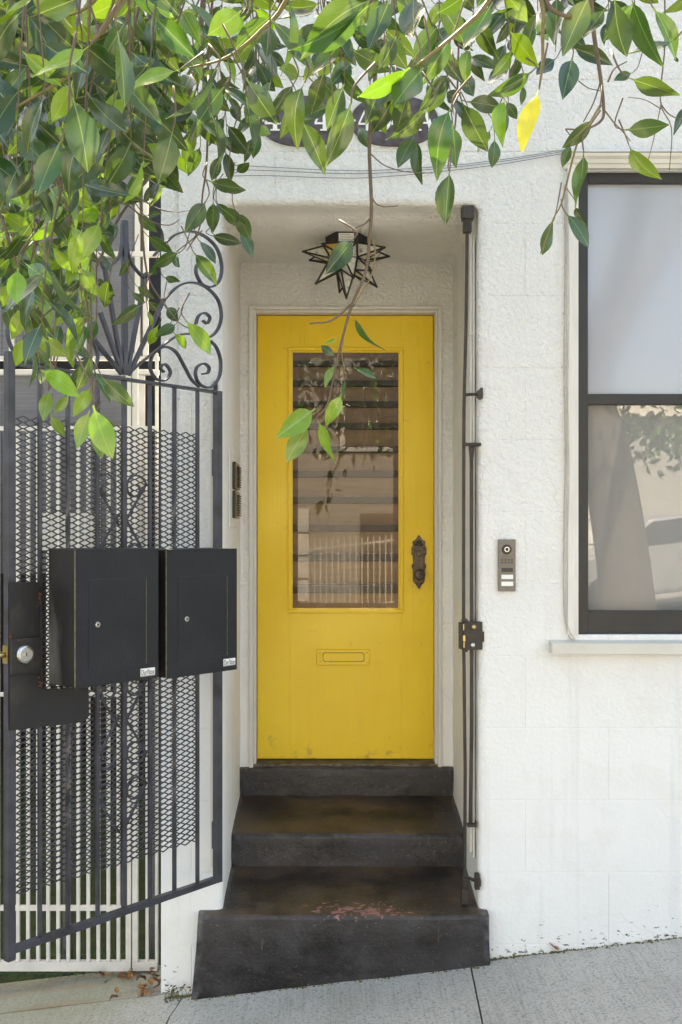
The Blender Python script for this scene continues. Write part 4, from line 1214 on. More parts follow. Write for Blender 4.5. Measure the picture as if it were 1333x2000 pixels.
# ================================================================== WIRES on the wall
def wire(name, pts, r, mat, label, y=-0.012, grp=None):
    q = [P(a, b_, y + (c_[0] if c_ else 0)) for a, b_, *c_ in pts]
    o = MB().tube(catmull(q, 5), r, 6).build(name, mat)
    o2 = o
    tag(o2, label, 'wire', grp)
for dy, lab in ((0, 'thin dark wire strung along the wall above the recess, topmost strand'), (7, 'thin dark wire above the recess, second strand down'), (17, 'thin dark wire above the recess, lowest strand')):
    wire('wall_wire', [(440, 322 + dy * 1.3), (520, 326 + dy), (640, 332 + dy * 0.9), (730, 333 + dy * 0.8), (860, 325 + dy * 0.6), (980, 312 + dy * 0.5), (1105, 292 + dy * 0.4)], 0.0010, 'wire_dark', lab, -0.010)
wire('phone_wire', [(1103, 360), (1104, 500), (1102, 700), (1104, 900), (1101, 1100), (1103, 1200), (1112, 1243), (1122, 1250)], 0.0022, 'wire_white', 'thin beige phone wire stapled beside the window trim, outer strand', -0.006)
wire('phone_wire', [(1110, 380), (1112, 600), (1110, 760), (1112, 950), (1107, 1080), (1105, 1180), (1110, 1225), (1125, 1252)], 0.0018, 'wire_white', 'thin beige phone wire looping onto the window sill, inner strand', -0.026)

# ================================================================== SIDE PASSAGE and white bar gate
YG = 0.25
sg = empty('side_gate', (P(150, 0, YG).x, YG, -0.02))
tag(sg, 'white barred side gate closing the narrow passage beside the pier', 'gate')
sx, sz_ = P(150, 0, YG).x, -0.02
def sgb(name, px0, px1, py0, py1, y0=-0.009, y1=0.009, bev=0.0015):
    a, b_ = P(px0, py1, YG), P(px1, py0, YG)
    return MB().box(a.x - sx, b_.x - sx, y0, y1, a.z - sz_, b_.z - sz_).build(name, 'white_bar', sg, bev)
sgb('bottom_rail', -700, 257.5, 1877, 1894, -0.018, 0.018)
sgb('bottom_rail', 260, 309, 1877, 1893, -0.018, 0.018)
sgb('rail', -700, 257.5, 1768, 1778, -0.0075, 0.0075)
sgb('rail', -700, 257.5, 1352, 1360, -0.0075, 0.0075)
sgb('rail', -700, 309, 833, 842, -0.016, 0.016)
for px in [36 + 19.6 * i for i in range(-22, 11)]:
    sgb('bar', px - 3.4, px + 3.4, 842.2, 1876.8, -0.0080, 0.0080, 0.002)
sgb('post', 247, 257.5, 690, 1876.8, -0.014, 0.014)
sgb('post', 260, 270.5, 690, 1876.8, -0.014, 0.014)
sgb('bar', 285, 291, 842.2, 1876.8, -0.008, 0.008)
sgb('post', 304, 309.5, 690, 1876.8, -0.012, 0.012)
sgb('foot', 304, 308, 1893.2, 1905, -0.008, 0.008)
# upper framed boards behind the bars
bf = empty('board_fence', (sx, 0.42, -0.05))
tag(bf, 'tall grey sawn board fence in white battens behind the white bars', 'fence')
def bfb(name, mat, px0, px1, py0, py1, y0, y1, bev=0.002):
    a, b_ = P(px0, py1, 0.42), P(px1, py0, 0.42)
    return MB().box(a.x - sx, b_.x - sx, y0, y1, a.z + 0.05, b_.z + 0.05).build(name, mat, bf, bev)
edges_px = [-640 + 92 * i for i in range(0, 11)]
for a, b_ in zip(edges_px, edges_px[1:]):
    bfb('board', 'grey_board', a + 0.7, min(b_, 312) - 0.7, 735, 1120, 0.0, 0.02)
    bfb('board', 'grey_board', a + 0.7, min(b_, 312) - 0.7, -320, 700, 0.002, 0.02)
bfb('batten', 'white_bar', -640, 312, 697, 705, -0.022, 0.006)
bfb('batten', 'white_bar', -640, 312, 723, 733, -0.022, 0.006)
bfb('batten', 'white_bar', -640, 312, 493, 503, -0.020, 0.006)
for px in (-300, -120, 20, 160, 265, 281):
    bfb('batten', 'white_bar', px, px + 10, -320, 696, -0.018, 0.004)
bfb('batten', 'white_bar', 262, 284, 734, 1120, -0.016, 0.004)
for px in (-560, -200, 130, 300):
    bfb('post', 'grey_board', px - 8, px + 8, 1120, 1905, 0.004, 0.04)
pn = empty('white_meter_box', P(130, 1075, 0.38))
MB().box(-0.115, 0.115, 0.0, 0.03, 0.0, 0.155).build('box', 'label_white', pn, 0.004)
MB().box(-0.002, 0.002, -0.0015, 0.001, 0.01, 0.145).build('seam', 'edge_scuff', pn)
tag(pn, 'flat white box mounted on the grey boards behind the bars', 'box')
# passage floor and end
pf = MB().add([(-2.6, 0.30, -0.115), (PIER_L, 0.30, -0.115), (PIER_L, 4.0, 0.10), (-2.6, 4.0, 0.10)], [(0, 1, 2, 3)]).build('passage_ground', 'turf')
tag(pf, kind='structure')
pe_ = empty('neighbour_building', (-4.5, 2, 0))
def nb(name, mat, *a): return MB().box(*a).build(name, mat, pe_)
nb('wall', 'beige_stucco', -3.5, 1.9, -1.95, 6.0, -0.9, 4.7)
nb('end_wall', 'dark_clutter', 1.91, 4.5 + PIER_L, 2.0, 2.2, -0.3, 6.6)  # raised above the roofs to block the sun from the passage
tag(pe_, 'beige stucco neighbour house across the side passage', 'building')
for i, (x, y, s_) in enumerate(((-1.30, 3.3, 0.5),)):
    bn = empty('storage_bin', (x, y, 0.04))
    MB().prism([(-0.22, 0), (0.22, 0), (0.27, 0.75), (-0.27, 0.75)], -0.22, 0.22).build('body', 'dark_clutter', bn, 0.02)
    MB().box(-0.29, 0.29, -0.25, 0.25, 0.75, 0.80).build('lid', 'dark_clutter', bn, 0.015)
    tag(bn, 'dark bin standing at the far end of the passage', 'bin')
# green wire netting along the foot of the gate
net = MB()
hx, hzv = 0.030, 0.026
for r in range(0, 6):
    for c_ in range(-2, 46):
        x0_ = -2.0 + c_ * hx + (hx / 2 if r % 2 else 0)
        z_ = -0.05 + r * hzv * 0.75
        if x0_ > PIER_L - 0.02: continue
        pts = [(x0_ + hx * 0.52 * math.sin(R(a)), 0.285 + 0.004 * math.sin(a), z_ + hzv * 0.5 * math.cos(R(a))) for a in range(0, 361, 60)]
        net.tube(pts, 0.0011, 3, cap=False)
no = net.build('wire_netting', 'green_wire')
tag(no, 'green hexagonal wire netting along the foot of the white bars', 'netting')

# litter of dead leaves by the pier foot
def dead_leaf_mesh(seed, L):
    rnd = random.Random(seed)
    m = MB(); vs, fs = [], []
    n_ = 6
    cu_ = rnd.uniform(-1.6, 1.6); fold = rnd.uniform(0.2, 0.9)
    for i in range(n_ + 1):
        t = i / n_
        wd = 0.26 * L * math.sin(math.pi * min(1, t ** 0.8)) ** 0.8 if 0 < t < 1 else 0.001
        z = cu_ * L * 0.4 * t * (1 - t) * 1.2
        for s in (-1, 0, 1):
            vs.append((t * L, s * wd, z + abs(s) * wd * fold))
    for i in range(n_):
        for s in range(2):
            fs.append((i * 3 + s, (i + 1) * 3 + s, (i + 1) * 3 + s + 1, i * 3 + s + 1))
    return m.add(vs, fs)
dlm = [dead_leaf_mesh(s, 0.055).mesh('dead_leaf', 'dead_leaf' if s % 2 else 'dead_leaf_dark', smooth=True) for s in range(6)]
rnd = random.Random(5)
def litter(n_, px0, px1, y0, y1, lab, grp):
    for i in range(n_):
        y = rnd.uniform(y0, y1)
        x = P(rnd.uniform(px0, px1), 0, y).x
        o = link('dead_leaf', dlm[rnd.randrange(6)])
        o.location = (x, y, ground_z(x, y) + 0.010 + rnd.uniform(0, 0.02))
        o.rotation_euler = (rnd.uniform(-0.7, 0.7), rnd.uniform(-0.6, 0.6), rnd.uniform(0, 6.28))
        s_ = rnd.uniform(0.5, 0.9); o.scale = (s_, s_, s_)
        tag(o, lab, 'leaf', grp)
litter(22, 185, 300, 0.16, 0.28, 'brown dead leaf in the drift below the white bars', 'dead leaves under the side gate')
litter(15, 262, 322, 0.02, 0.16, 'brown dead leaf caught at the foot of the white pier', 'dead leaves at the pier foot')
litter(2, 225, 262, -0.02, 0.06, 'single dead leaf lying loose on the concrete by the drift', 'loose dead leaves')
o = link('dead_leaf', dlm[3]); xx = P(1092, 0, -0.02).x
o.location = (xx, -0.022, ground_z(xx) + 0.012); o.rotation_euler = (0.3, -0.5, 2.4)
tag(o, 'small dead leaf on the pavement against the white wall', 'leaf')
# moss and crumbs along the foot of the walls
cr = MB()
for i in range(420):
    t = rnd.random()
    if i < 230:
        px = 955 + 390 * rnd.random() ** 1.6; y = -0.003 - abs(rnd.gauss(0, 0.008))
    elif i < 330:
        px = 325 + 50 * rnd.random(); y = -0.012 - abs(rnd.gauss(0, 0.018))
    else:
        px = 380 + 570 * rnd.random(); y = -0.060 - abs(rnd.gauss(0, 0.005))
    x = P(px, 0, 0).x
    s_ = rnd.uniform(0.0015, 0.006)
    zz_ = ground_z(x, y) + s_ * 0.3
    vs = [(x + s_ * rnd.uniform(.6, 1.3) * a, y + s_ * rnd.uniform(.6, 1.3) * b_, zz_ + s_ * c_ * rnd.uniform(.6, 1.2)) for a, b_, c_ in ((1, 0, 0), (0, 1, 0), (-1, 0, 0), (0, -1, 0), (0, 0, 1), (0, 0, -1))]
    cr.add(vs, [(0, 1, 4), (1, 2, 4), (2, 3, 4), (3, 0, 4), (1, 0, 5), (2, 1, 5), (3, 2, 5), (0, 3, 5)])
co = cr.build('moss', 'moss')
tag(co, 'moss and crumbs along the foot of the walls', 'moss', kind='stuff')
# sprigs of weed in the pier crack
wd_ = empty('weed', (P(330, 0, -0.01).x, -0.012, ground_z(-0.6)))
for k_ in range(14):
    a = rnd.uniform(0, 6.28); h = rnd.uniform(0.015, 0.05); bx_ = rnd.uniform(-0.02, 0.09)
    m_ = MB()
    tip = Vector((bx_ + 0.02 * math.cos(a), -abs(0.02 * math.sin(a)), h))
    m_.tube([(bx_, 0, 0), ((bx_ + tip.x) / 2, tip.y * 0.3, h * 0.6), tip], [0.0012, 0.001, 0.0006], 4)
    m_.add([tip, tip + Vector((0.006, -0.004, 0.003)), tip + Vector((0.012, 0, 0.008)), tip + Vector((0.004, 0.003, 0.008))], [(0, 1, 2, 3)])
    m_.build('sprig', 'moss', wd_)
tag(wd_, 'small green weed growing from the crack at the pier foot', 'weed')

# ================================================================== ACROSS THE STREET (seen in the glass)
def far_house(x0, x1, y, h, mat, label, garage):
    low = h < 5
    t = empty('row_house', ((x0 + x1) / 2, y, ground_z((x0 + x1) / 2)))
    hw = (x1 - x0) / 2
    MB().box(-hw, hw, -7, 0, -2.0, h).build('wall', mat, t)
    MB().box(-hw - 0.1, hw + 0.1, -7.1, 0.25, h + 0.001, h + 0.25).build('cornice', 'trim_white', t)
    for i, xx in enumerate(() if low else (-hw * 0.55, hw * 0.45)):
        f = MB().box(xx - 0.75, xx + 0.75, 0.001, 0.07, 3.6, 5.4).build('window', 'trim_white', t)
        MB().box(xx - 0.62, xx + 0.62, 0.071, 0.09, 3.72, 5.28).build('pane', 'far_glass', t)
    if garage:
        MB().box(-hw * 0.8, -hw * 0.05, 0.001, 0.06, -0.3, 2.3).build('garage_door', garage, t)
        for i in range(4): MB().box(-hw * 0.8, -hw * 0.05, 0.061, 0.08, 0.2 + 0.52 * i, 0.22 + 0.52 * i).build('garage_panel_joint', 'slate', t)
    MB().box(hw * 0.35, hw * 0.35 + 1.0, 0.001, 0.06, -0.1, 2.2).build('door', 'slate', t)
    tag(t, label, 'building')
far_house(-11.0, -3.2, -18, 7.5, 'beige_stucco', 'beige row house across the street with a green door', 'green_board')
far_house(-3.15, 2.6, -18, 6.5, 'cream_stucco', 'cream row house across the street mirrored in the door glass', 'trim_white')
far_house(2.65, 10.5, -18, 3.4, 'beige_stucco', 'low beige garage building across the street mirrored in the window', 'trim_white')
# white iron railing in front of the cream house
rl = empty('street_railing', (-0.5, -15.5, ground_z(-0.5) + 0.05))
for i in range(40):
    x = -2.4 + i * 0.12
    MB().box(x - 0.012, x + 0.012, -0.012, 0.012, 0.115 * x + 0.08, 0.115 * x + 1.5).build('bar', 'white_bar', rl)
for zz_ in (0.1, 1.35):
    MB().prism([(-2.45, -0.28 + zz_), (2.35, 0.27 + zz_), (2.35, 0.31 + zz_), (-2.45, -0.24 + zz_)], -0.02, 0.02).build('rail', 'white_bar', rl)
tag(rl, 'white barred railing on the far pavement mirrored in the door glass', 'railing')
# parked car
def car(x, y, label):
    t = empty('parked_car', (x, y, ground_z(x) - 0.10))
    t.rotation_euler = (0, -math.atan(0.115), 0)
    side = [(-2.1, 0.35), (-2.15, 0.75), (-2.0, 0.95), (-1.1, 1.02), (-0.55, 1.45), (0.9, 1.48), (1.65, 1.02), (2.1, 0.92), (2.15, 0.45), (2.0, 0.28), (-2.0, 0.26)]
    MB().prism(side, -0.85, 0.85).build('body', 'car_paint', t, 0.07)
    MB().prism([(-1.0, 1.04), (-0.52, 1.40), (0.86, 1.42), (1.50, 1.04)], -0.862, 0.862).build('side_window', 'far_glass', t)
    for wx_ in (-1.35, 1.35):
        for wy in (-0.80, 0.80):
            w_ = MB().lathe([(0.05, -0.1), (0.32, -0.1), (0.33, 0.1), (0.05, 0.1)], 20, (wx_, wy, 0.32), 'y').build('wheel', 'tyre', t)
    tag(t, label, 'car', 'cars parked across the street')
car(5.7, -13.0, 'silver car parked across the street by the beige house')
car(-6.0, -13.0, 'silver car parked across the street by the green garage')

# ================================================================== STREET TREE
tree = empty('ficus_tree', (2.5, -4.55, ground_z(2.5, -4.5)))
tag(tree, 'leafy green ficus street tree with branches drooping over the doorway', 'tree')
TB = Vector(tree.location)
def tloc(p): return Vector(p) - TB
def limb(name, pts, rs, n_=10, mat='bark', k=6):
    q = catmull([tloc(p) for p in pts], k)
    rr = []
    for i in range(len(q)):
        t = i / (len(q) - 1) * (len(rs) - 1)
        a = int(min(t, len(rs) - 2)); f = t - a
        rr.append(rs[a] * (1 - f) + rs[a + 1] * f)
    return MB().tube(q, rr, n_).build(name, mat, tree, smooth=True)
g0 = ground_z(2.5, -4.5)
limb('trunk', [(2.5, -4.55, g0 - 0.1), (2.5, -4.55, g0 + 0.15), (2.45, -4.5, 1.3), (2.25, -4.4, 2.4), (2.0, -4.3, 3.1)], [0.36, 0.27, 0.22, 0.20, 0.17], 16)
limb('branch', [(2.0, -4.3, 3.05), (1.2, -4.0, 3.55), (0.2, -3.6, 3.7), (-0.9, -3.1, 3.6), (-1.8, -2.6, 3.5)], [0.15, 0.11, 0.085, 0.055, 0.025])
limb('branch', [(2.0, -4.3, 3.1), (2.2, -3.5, 3.9), (1.9, -2.6, 4.1), (1.2, -1.9, 3.9), (0.5, -1.4, 3.75)], [0.13, 0.09, 0.06, 0.04, 0.015])
limb('branch', [(2.1, -4.35, 3.0), (2.9, -5.2, 4.2), (3.6, -6.0, 5.2), (4.2, -6.6, 6.0)], [0.13, 0.10, 0.07, 0.04])
limb('branch', [(1.2, -4.0, 3.55), (0.6, -5.0, 4.6), (-0.3, -6.2, 5.4), (-1.0, -7.0, 5.8)], [0.09, 0.07, 0.05, 0.03])
limb('branch', [(-0.9, -3.1, 3.6), (-1.2, -2.3, 3.75), (-1.1, -1.5, 3.8), (-0.9, -0.9, 3.7)], [0.05, 0.035, 0.025, 0.012])
limb('branch', [(0.2, -3.6, 3.7), (0.1, -2.8, 3.5), (0.25, -2.2, 3.3), (0.1, -1.6, 3.4)], [0.05, 0.03, 0.02, 0.010])
limb('branch', [(1.2, -1.9, 3.9), (1.4, -1.4, 3.7), (1.3, -1.0, 3.6)], [0.03, 0.02, 0.01])

# leaf shapes: length 1 along +x, blade in xy, upper face +z
PAL = {'d': (0.010, 0.042, 0.008), 'm': (0.026, 0.092, 0.012), 'l': (0.165, 0.32, 0.016), 'y': (0.72, 0.62, 0.03), 'o': (0.034, 0.076, 0.016), 'b': (0.011, 0.046, 0.024)}  # the bluish key puts reflected sky into the leaf colour
def leaf_geo(curl, fold, wid, tipk, nx=9, bend=0.0, twist=0.0):
    vs, uv, fs = [], [], []
    for i in range(nx + 1):
        t = i / nx
        if t < 0.10: wd = 0.012
        else:
            q = (t - 0.10) / 0.90
            wd = wid * (math.sin(math.pi * q ** 0.88) ** 0.85) * (1 - 0.28 * max(0, (q - 0.72) / 0.28) ** tipk) if q < 1 else 0.0
            wd = max(wd, 0.002)
        zc_ = -curl * (t ** 2) * 0.5 + curl * 0.18 * t
        for s in (-1, -0.5, 0, 0.5, 1):
            wave = 0.012 * math.sin(t * 9 + s * 2.0) * abs(s)
            yy_ = s * wd; hh_ = fold * abs(s) * wd * (1.15 - 0.3 * abs(s)) + wave
            ct, sn = math.cos(twist * t), math.sin(twist * t)
            vs.append((t, yy_ * ct - hh_ * sn + bend * t * t, zc_ + yy_ * sn + hh_ * ct))
            uv.append((t, s * wd / wid))
    for i in range(nx):
        for s in range(4):
            fs.append((i * 5 + s, (i + 1) * 5 + s, (i + 1) * 5 + s + 1, i * 5 + s + 1))
    return vs, uv, fs
SHAPES = [leaf_geo(0.25, 0.25, 0.205, 1.5, 9, 0.08, 0.3), leaf_geo(0.55, 0.5, 0.180, 1.2, 9, -0.10, -0.5), leaf_geo(-0.2, 0.12, 0.22, 1.6, 9, 0.05, 0.7), leaf_geo(0.1, 0.65, 0.19, 1.3, 9, 0.0, -0.2),
          leaf_geo(0.9, 0.2, 0.215, 1.4, 9, -0.06, 0.4), leaf_geo(1.2, 0.4, 0.19, 1.3, 9, 0.12, -0.8), leaf_geo(0.4, 0.08, 0.235, 1.7, 9, -0.04, 0.1), leaf_geo(-0.5, 0.3, 0.20, 1.2, 9, 0.0, 0.9)]
def make_leaf_mesh(name, vs, uvs, fs, cols):
    me = bpy.data.meshes.new(name)
    me.from_pydata(vs, [], fs)
    ul = me.uv_layers.new(name='leaf_uv')
    ca = me.color_attributes.new('leaf_colour', 'FLOAT_COLOR', 'POINT')
    for lp in me.loops: ul.data[lp.index].uv = uvs[lp.vertex_index]
    for i, c in enumerate(cols): ca.data[i].color = (*c, 1)
    for p in me.polygons: p.use_smooth = True
    me.materials.append(MATS['leaf'])
    return me
LEAFMESH = {}
for ck, c in PAL.items():
    for si, (vs, uv, fs) in enumerate(SHAPES):
        LEAFMESH[(ck, si)] = make_leaf_mesh('leaf', vs, uv, fs, [c] * len(vs))
STALKS = MB()
LEAVES = []                                # (matrix in world, colour key, shape, apparent size)
lr = random.Random(11)
def leaf_matrix(base, tip, roll, L):
    x = (tip - base).normalized()
    ref = (EYE - base).normalized()
    z = (ref - x * ref.dot(x))
    if z.length < 1e-4: z = x.orthogonal()
    z.normalize()
    y = z.cross(x)
    z2 = z * math.cos(roll) + y * math.sin(roll)
    y2 = z2.cross(x)
    M = Matrix((x, y2, z2)).transposed().to_4x4()
    M = Matrix.Translation(base) @ M @ Matrix.Scale(L, 4)
    return M
def add_leaf(base, tip, roll, ck, L=None, shape=None):
    L = L or (tip - base).length
    Z = max(0.5, base.y + 4.0)
    LEAVES.append((leaf_matrix(base, tip, roll, L), ck, lr.randrange(8) if shape is None else shape, L / Z))
def traced(ox, oy, k, rows):
    for (bx, by, tx, ty, wd, ck) in rows:
        b2 = (ox + bx / k, oy + by / k); t2 = (ox + tx / k, oy + ty / k)
        lp = math.hypot(t2[0] - b2[0], t2[1] - b2[1]); wp = wd / k
        L = lr.uniform(0.080, 0.098)
        lp_full = max(lp, wp * 2.05)
        Z = FPX * L / lp_full
        if Z < 1.30: Z, L = 1.30, 1.30 * lp_full / FPX
        if Z > 3.35: Z, L = 3.35 - lr.random() * 0.4, None
        if L is None: L = Z * lp_full / FPX
        L = max(L, 0.035)
        fs_ = min(1.0, lp / (L / Z * FPX))
        dz = math.sqrt(max(0, 1 - fs_ * fs_)) * L
        sgn = -1 if lr.random() < 0.7 else 1
        base = P(b2[0], b2[1], Z - 4.0)
        tip = P(t2[0], t2[1], Z - 4.0 + sgn * dz)
        ratio = min(1.0, wp / (0.43 * L / Z * FPX))
        roll = math.acos(max(0.12, ratio)) * (1 if lr.random() < 0.5 else -1) * 0.9
        add_leaf(base, tip, roll, ck, L)
        if oy or ox or k > 1.5:               # short stalk climbing from the leaf base
            up = (base - tip).normalized()
            h = lr.uniform(0.025, 0.06)
            p1 = base + up * h * 0.35 + Vector((0, 0.004, h * 0.25))
            p2 = p1 + Vector((lr.uniform(-0.03, 0.03), lr.uniform(0.0, 0.03), h))
            STALKS.tube(catmull([tloc(base), tloc(p1), tloc(p2)], 3), [0.0011 + 0.00012 * q for q in range(7)], 5)
traced(0, 0, 2.962, [
    (520, 265, 205, 480, 130, 'l'), (330, 125, 95, 150, 125, 'm'), (315, 45, 410, 215, 100, 'm'), (1040, 405, 715, 490, 85, 'l'), (885, 85, 1130, 340, 150, 'm'), (1050, 60, 1185, 250, 130, 'm'),
    (1400, 60, 1210, 215, 150, 'l'), (680, 180, 735, 610, 60, 'm'), (545, 250, 425, 535, 110, 'b'), (680, -60, 600, 135, 90, 'b'), (555, 230, 680, 350, 120, 'b'), (890, 60, 860, 385, 80, 'b'),
    (1300, 500, 1115, 710, 150, 'm'), (1250, 395, 1030, 740, 75, 'b'), (350, 820, 200, 1125, 150, 'm'), (365, 700, 335, 980, 110, 'm'), (420, 560, 540, 975, 170, 'o'), (430, 530, 610, 640, 120, 'd'),
    (610, 500, 640, 720, 120, 'l'), (385, 600, 255, 720, 110, 'm'), (300, 520, 100, 510, 75, 'm'), (225, 580, 45, 830, 65, 'b'), (-40, 240, 130, 370, 120, 'm'), (-60, 420, 60, 540, 110, 'l'),
    (-80, 590, 120, 620, 100, 'm'), (935, 810, 770, 990, 80, 'l'), (1000, 760, 930, 1060, 140, 'o'), (1110, 720, 1100, 870, 80, 'l'), (1080, 800, 1100, 990, 90, 'l'), (1220, 650, 1300, 950, 90, 'd'),
    (1140, 660, 1260, 830, 100, 'd'), (80, 930, 130, 1080, 100, 'm'), (330, 1220, 430, 1360, 70, 'm'), (600, 1230, 610, 1410, 110, 'd'), (480, 1000, 460, 1190, 100, 'm'), (580, 1000, 600, 1240, 130, 'd'),
    (690, 800, 800, 1000, 130, 'd'), (660, 1090, 640, 1260, 110, 'd'), (1195, 1160, 1060, 1360, 130, 'o'), (1235, 1160, 1235, 1340, 75, 'm'), (1205, 1045, 1400, 1110, 65, 'm'), (1250, 1170, 1340, 1290, 80, 'm'),
    (1215, 1360, 1400, 1400, 75, 'd'), (790, 1230, 890, 1340, 80, 'm'), (850, 1250, 930, 1225, 50, 'm'), (850, 1360, 980, 1450, 90, 'm'), (60, 0, 30, 200, 100, 'd'), (200, 200, 300, 290, 100, 'd'),
    (150, 250, 130, 330, 70, 'o'), (740, 610, 800, 740, 90, 'd'), (240, 860, 300, 960, 80, 'd'), (850, 700, 900, 780, 90, 'm'), (760, 800, 860, 830, 80, 'd'), (1110, 430, 1060, 540, 110, 'd')])
traced(0, 450, 2.962, [
    (410, 45, 225, 160, 100, 'd'), (105, 215, 85, 455, 130, 'l'), (145, 190, 340, 340, 130, 'm'), (525, 160, 470, 420, 120, 'o'), (280, 190, 455, 540, 45, 'm'), (635, 270, 590, 440, 110, 'd'), (1045, 125, 865, 195, 85, 'm'),
    (1000, 140, 1055, 235, 60, 'm'), (1120, 125, 1270, 300, 100, 'm'), (1150, 55, 1265, 180, 40, 'm'), (950, 270, 1025, 290, 60, 'm'), (755, 160, 700, 270, 60, 'm'), (825, 430, 665, 510, 100, 'm'), (855, 400, 910, 480, 70, 'm'),
    (920, 545, 835, 670, 80, 'l'), (1020, 540, 925, 610, 75, 'm'), (1005, 590, 1090, 675, 75, 'l'), (1075, 520, 1240, 700, 75, 'l'), (965, 440, 1035, 525, 70, 'm'), (155, 610, 75, 785, 100, 'l'), (240, 460, 185, 690, 95, 'm'),
    (300, 790, 225, 905, 90, 'l'), (270, 690, 110, 740, 75, 'd'), (230, 570, 310, 790, 45, 'm'), (180, 670, 215, 910, 42, 'm'), (515, 730, 415, 950, 120, 'm'), (370, 610, 500, 760, 100, 'm'), (290, 920, 240, 1105, 95, 'l'),
    (290, 1060, 360, 1205, 85, 'l'), (405, 945, 315, 1060, 70, 'l'), (525, 905, 440, 1075, 95, 'l'), (520, 1040, 435, 1260, 115, 'l'), (540, 1010, 630, 1330, 125, 'l'), (550, 1130, 590, 1330, 105, 'l'), (560, 1060, 655, 1140, 45, 'l'),
    (545, 810, 635, 990, 80, 'm'), (590, 850, 760, 1030, 115, 'm'), (350, 540, 300, 680, 90, 'm'), (480, 540, 490, 650, 70, 'm'), (0, 380, 70, 500, 65, 'm'), (760, 350, 830, 430, 60, 'm'), (790, 320, 890, 385, 55, 'm'),
    (380, 430, 440, 560, 80, 'd'), (900, 200, 880, 275, 60, 'm'), (855, 460, 880, 555, 40, 'l'), (250, 740, 330, 830, 60, 'm'), (330, 790, 400, 880, 70, 'm'), (30, 420, 80, 600, 60, 'm')])
traced(430, 0, 2.962, [
    (870, 5, 425, 195, 170, 'o'), (860, 30, 465, 370, 165, 'm'), (990, -20, 855, 300, 170, 'b'), (1120, -30, 1115, 330, 200, 'b'), (1090, -40, 1080, 65, 120, 'l'), (400, 5, 420, 380, 100, 'o'), (300, 90, 70, 270, 85, 'm'),
    (285, 150, 265, 370, 130, 'm'), (150, 90, -30, 230, 130, 'l'), (265, 415, 110, 370, 115, 'b'), (150, 450, 320, 735, 150, 'b'), (470, 445, 325, 390, 110, 'l'), (150, 560, 200, 850, 75, 'o'), (65, 600, 120, 690, 70, 'd'),
    (430, 590, 370, 800, 95, 'l'), (650, 600, 435, 705, 115, 'm'), (765, 360, 625, 480, 130, 'd'), (560, 440, 710, 590, 120, 'm'), (760, 590, 650, 960, 170, 'm'), (470, 690, 630, 985, 145, 'd'), (880, 560, 945, 795, 130, 'l'),
    (1100, 390, 825, 600, 65, 'l'), (1180, 390, 950, 640, 190, 'm'), (1340, 220, 1165, 440, 150, 'm'), (1333, 420, 1145, 610, 130, 'b'), (1210, 620, 1000, 835, 120, 'o'), (1130, 780, 1010, 980, 115, 'm'), (1140, 800, 1140, 1070, 75, 'd'),
    (1340, 620, 1170, 970, 140, 'm'), (1330, 980, 1300, 1305, 115, 'd'), (490, 480, 350, 800, 100, 'd'), (870, 310, 1065, 390, 100, 'd'), (750, 280, 990, 430, 135, 'o'), (50, 830, 210, 885, 75, 'd'), (90, 1000, 175, 945, 65, 'm'),
    (0, 1195, 150, 1320, 95, 'm'), (90, 1220, 180, 1380, 90, 'm'), (110, 1320, 205, 1475, 50, 'm'), (-30, 1360, 100, 1415, 55, 'd'), (0, 1080, 150, 1100, 55, 'm'), (30, 870, 75, 1050, 80, 'd'), (270, 275, 370, 285, 60, 'd'),
    (275, 350, 340, 360, 70, 'd'), (800, 740, 870, 840, 80, 'o'), (776, 1380, 598, 1600, 154, 'd'), (600, 250, 560, 470, 120, 'o'), (690, 200, 700, 330, 80, 'm'), (940, 200, 960, 290, 70, 'b'), (1240, 20, 1300, 60, 60, 'd'), (1200, 330, 1150, 250, 70, 'd'), (430, 480, 300, 690, 120, 'd'), (560, 560, 480, 760, 120, 'm'), (1010, 560, 900, 760, 120, 'd'), (1090, 540, 1020, 740, 130, 'd'), (700, 560, 640, 720, 120, 'd'), (1230, 480, 1190, 650, 110, 'd'), (600, 420, 530, 620, 120, 'o'), (980, 440, 900, 640, 130, 'm')])
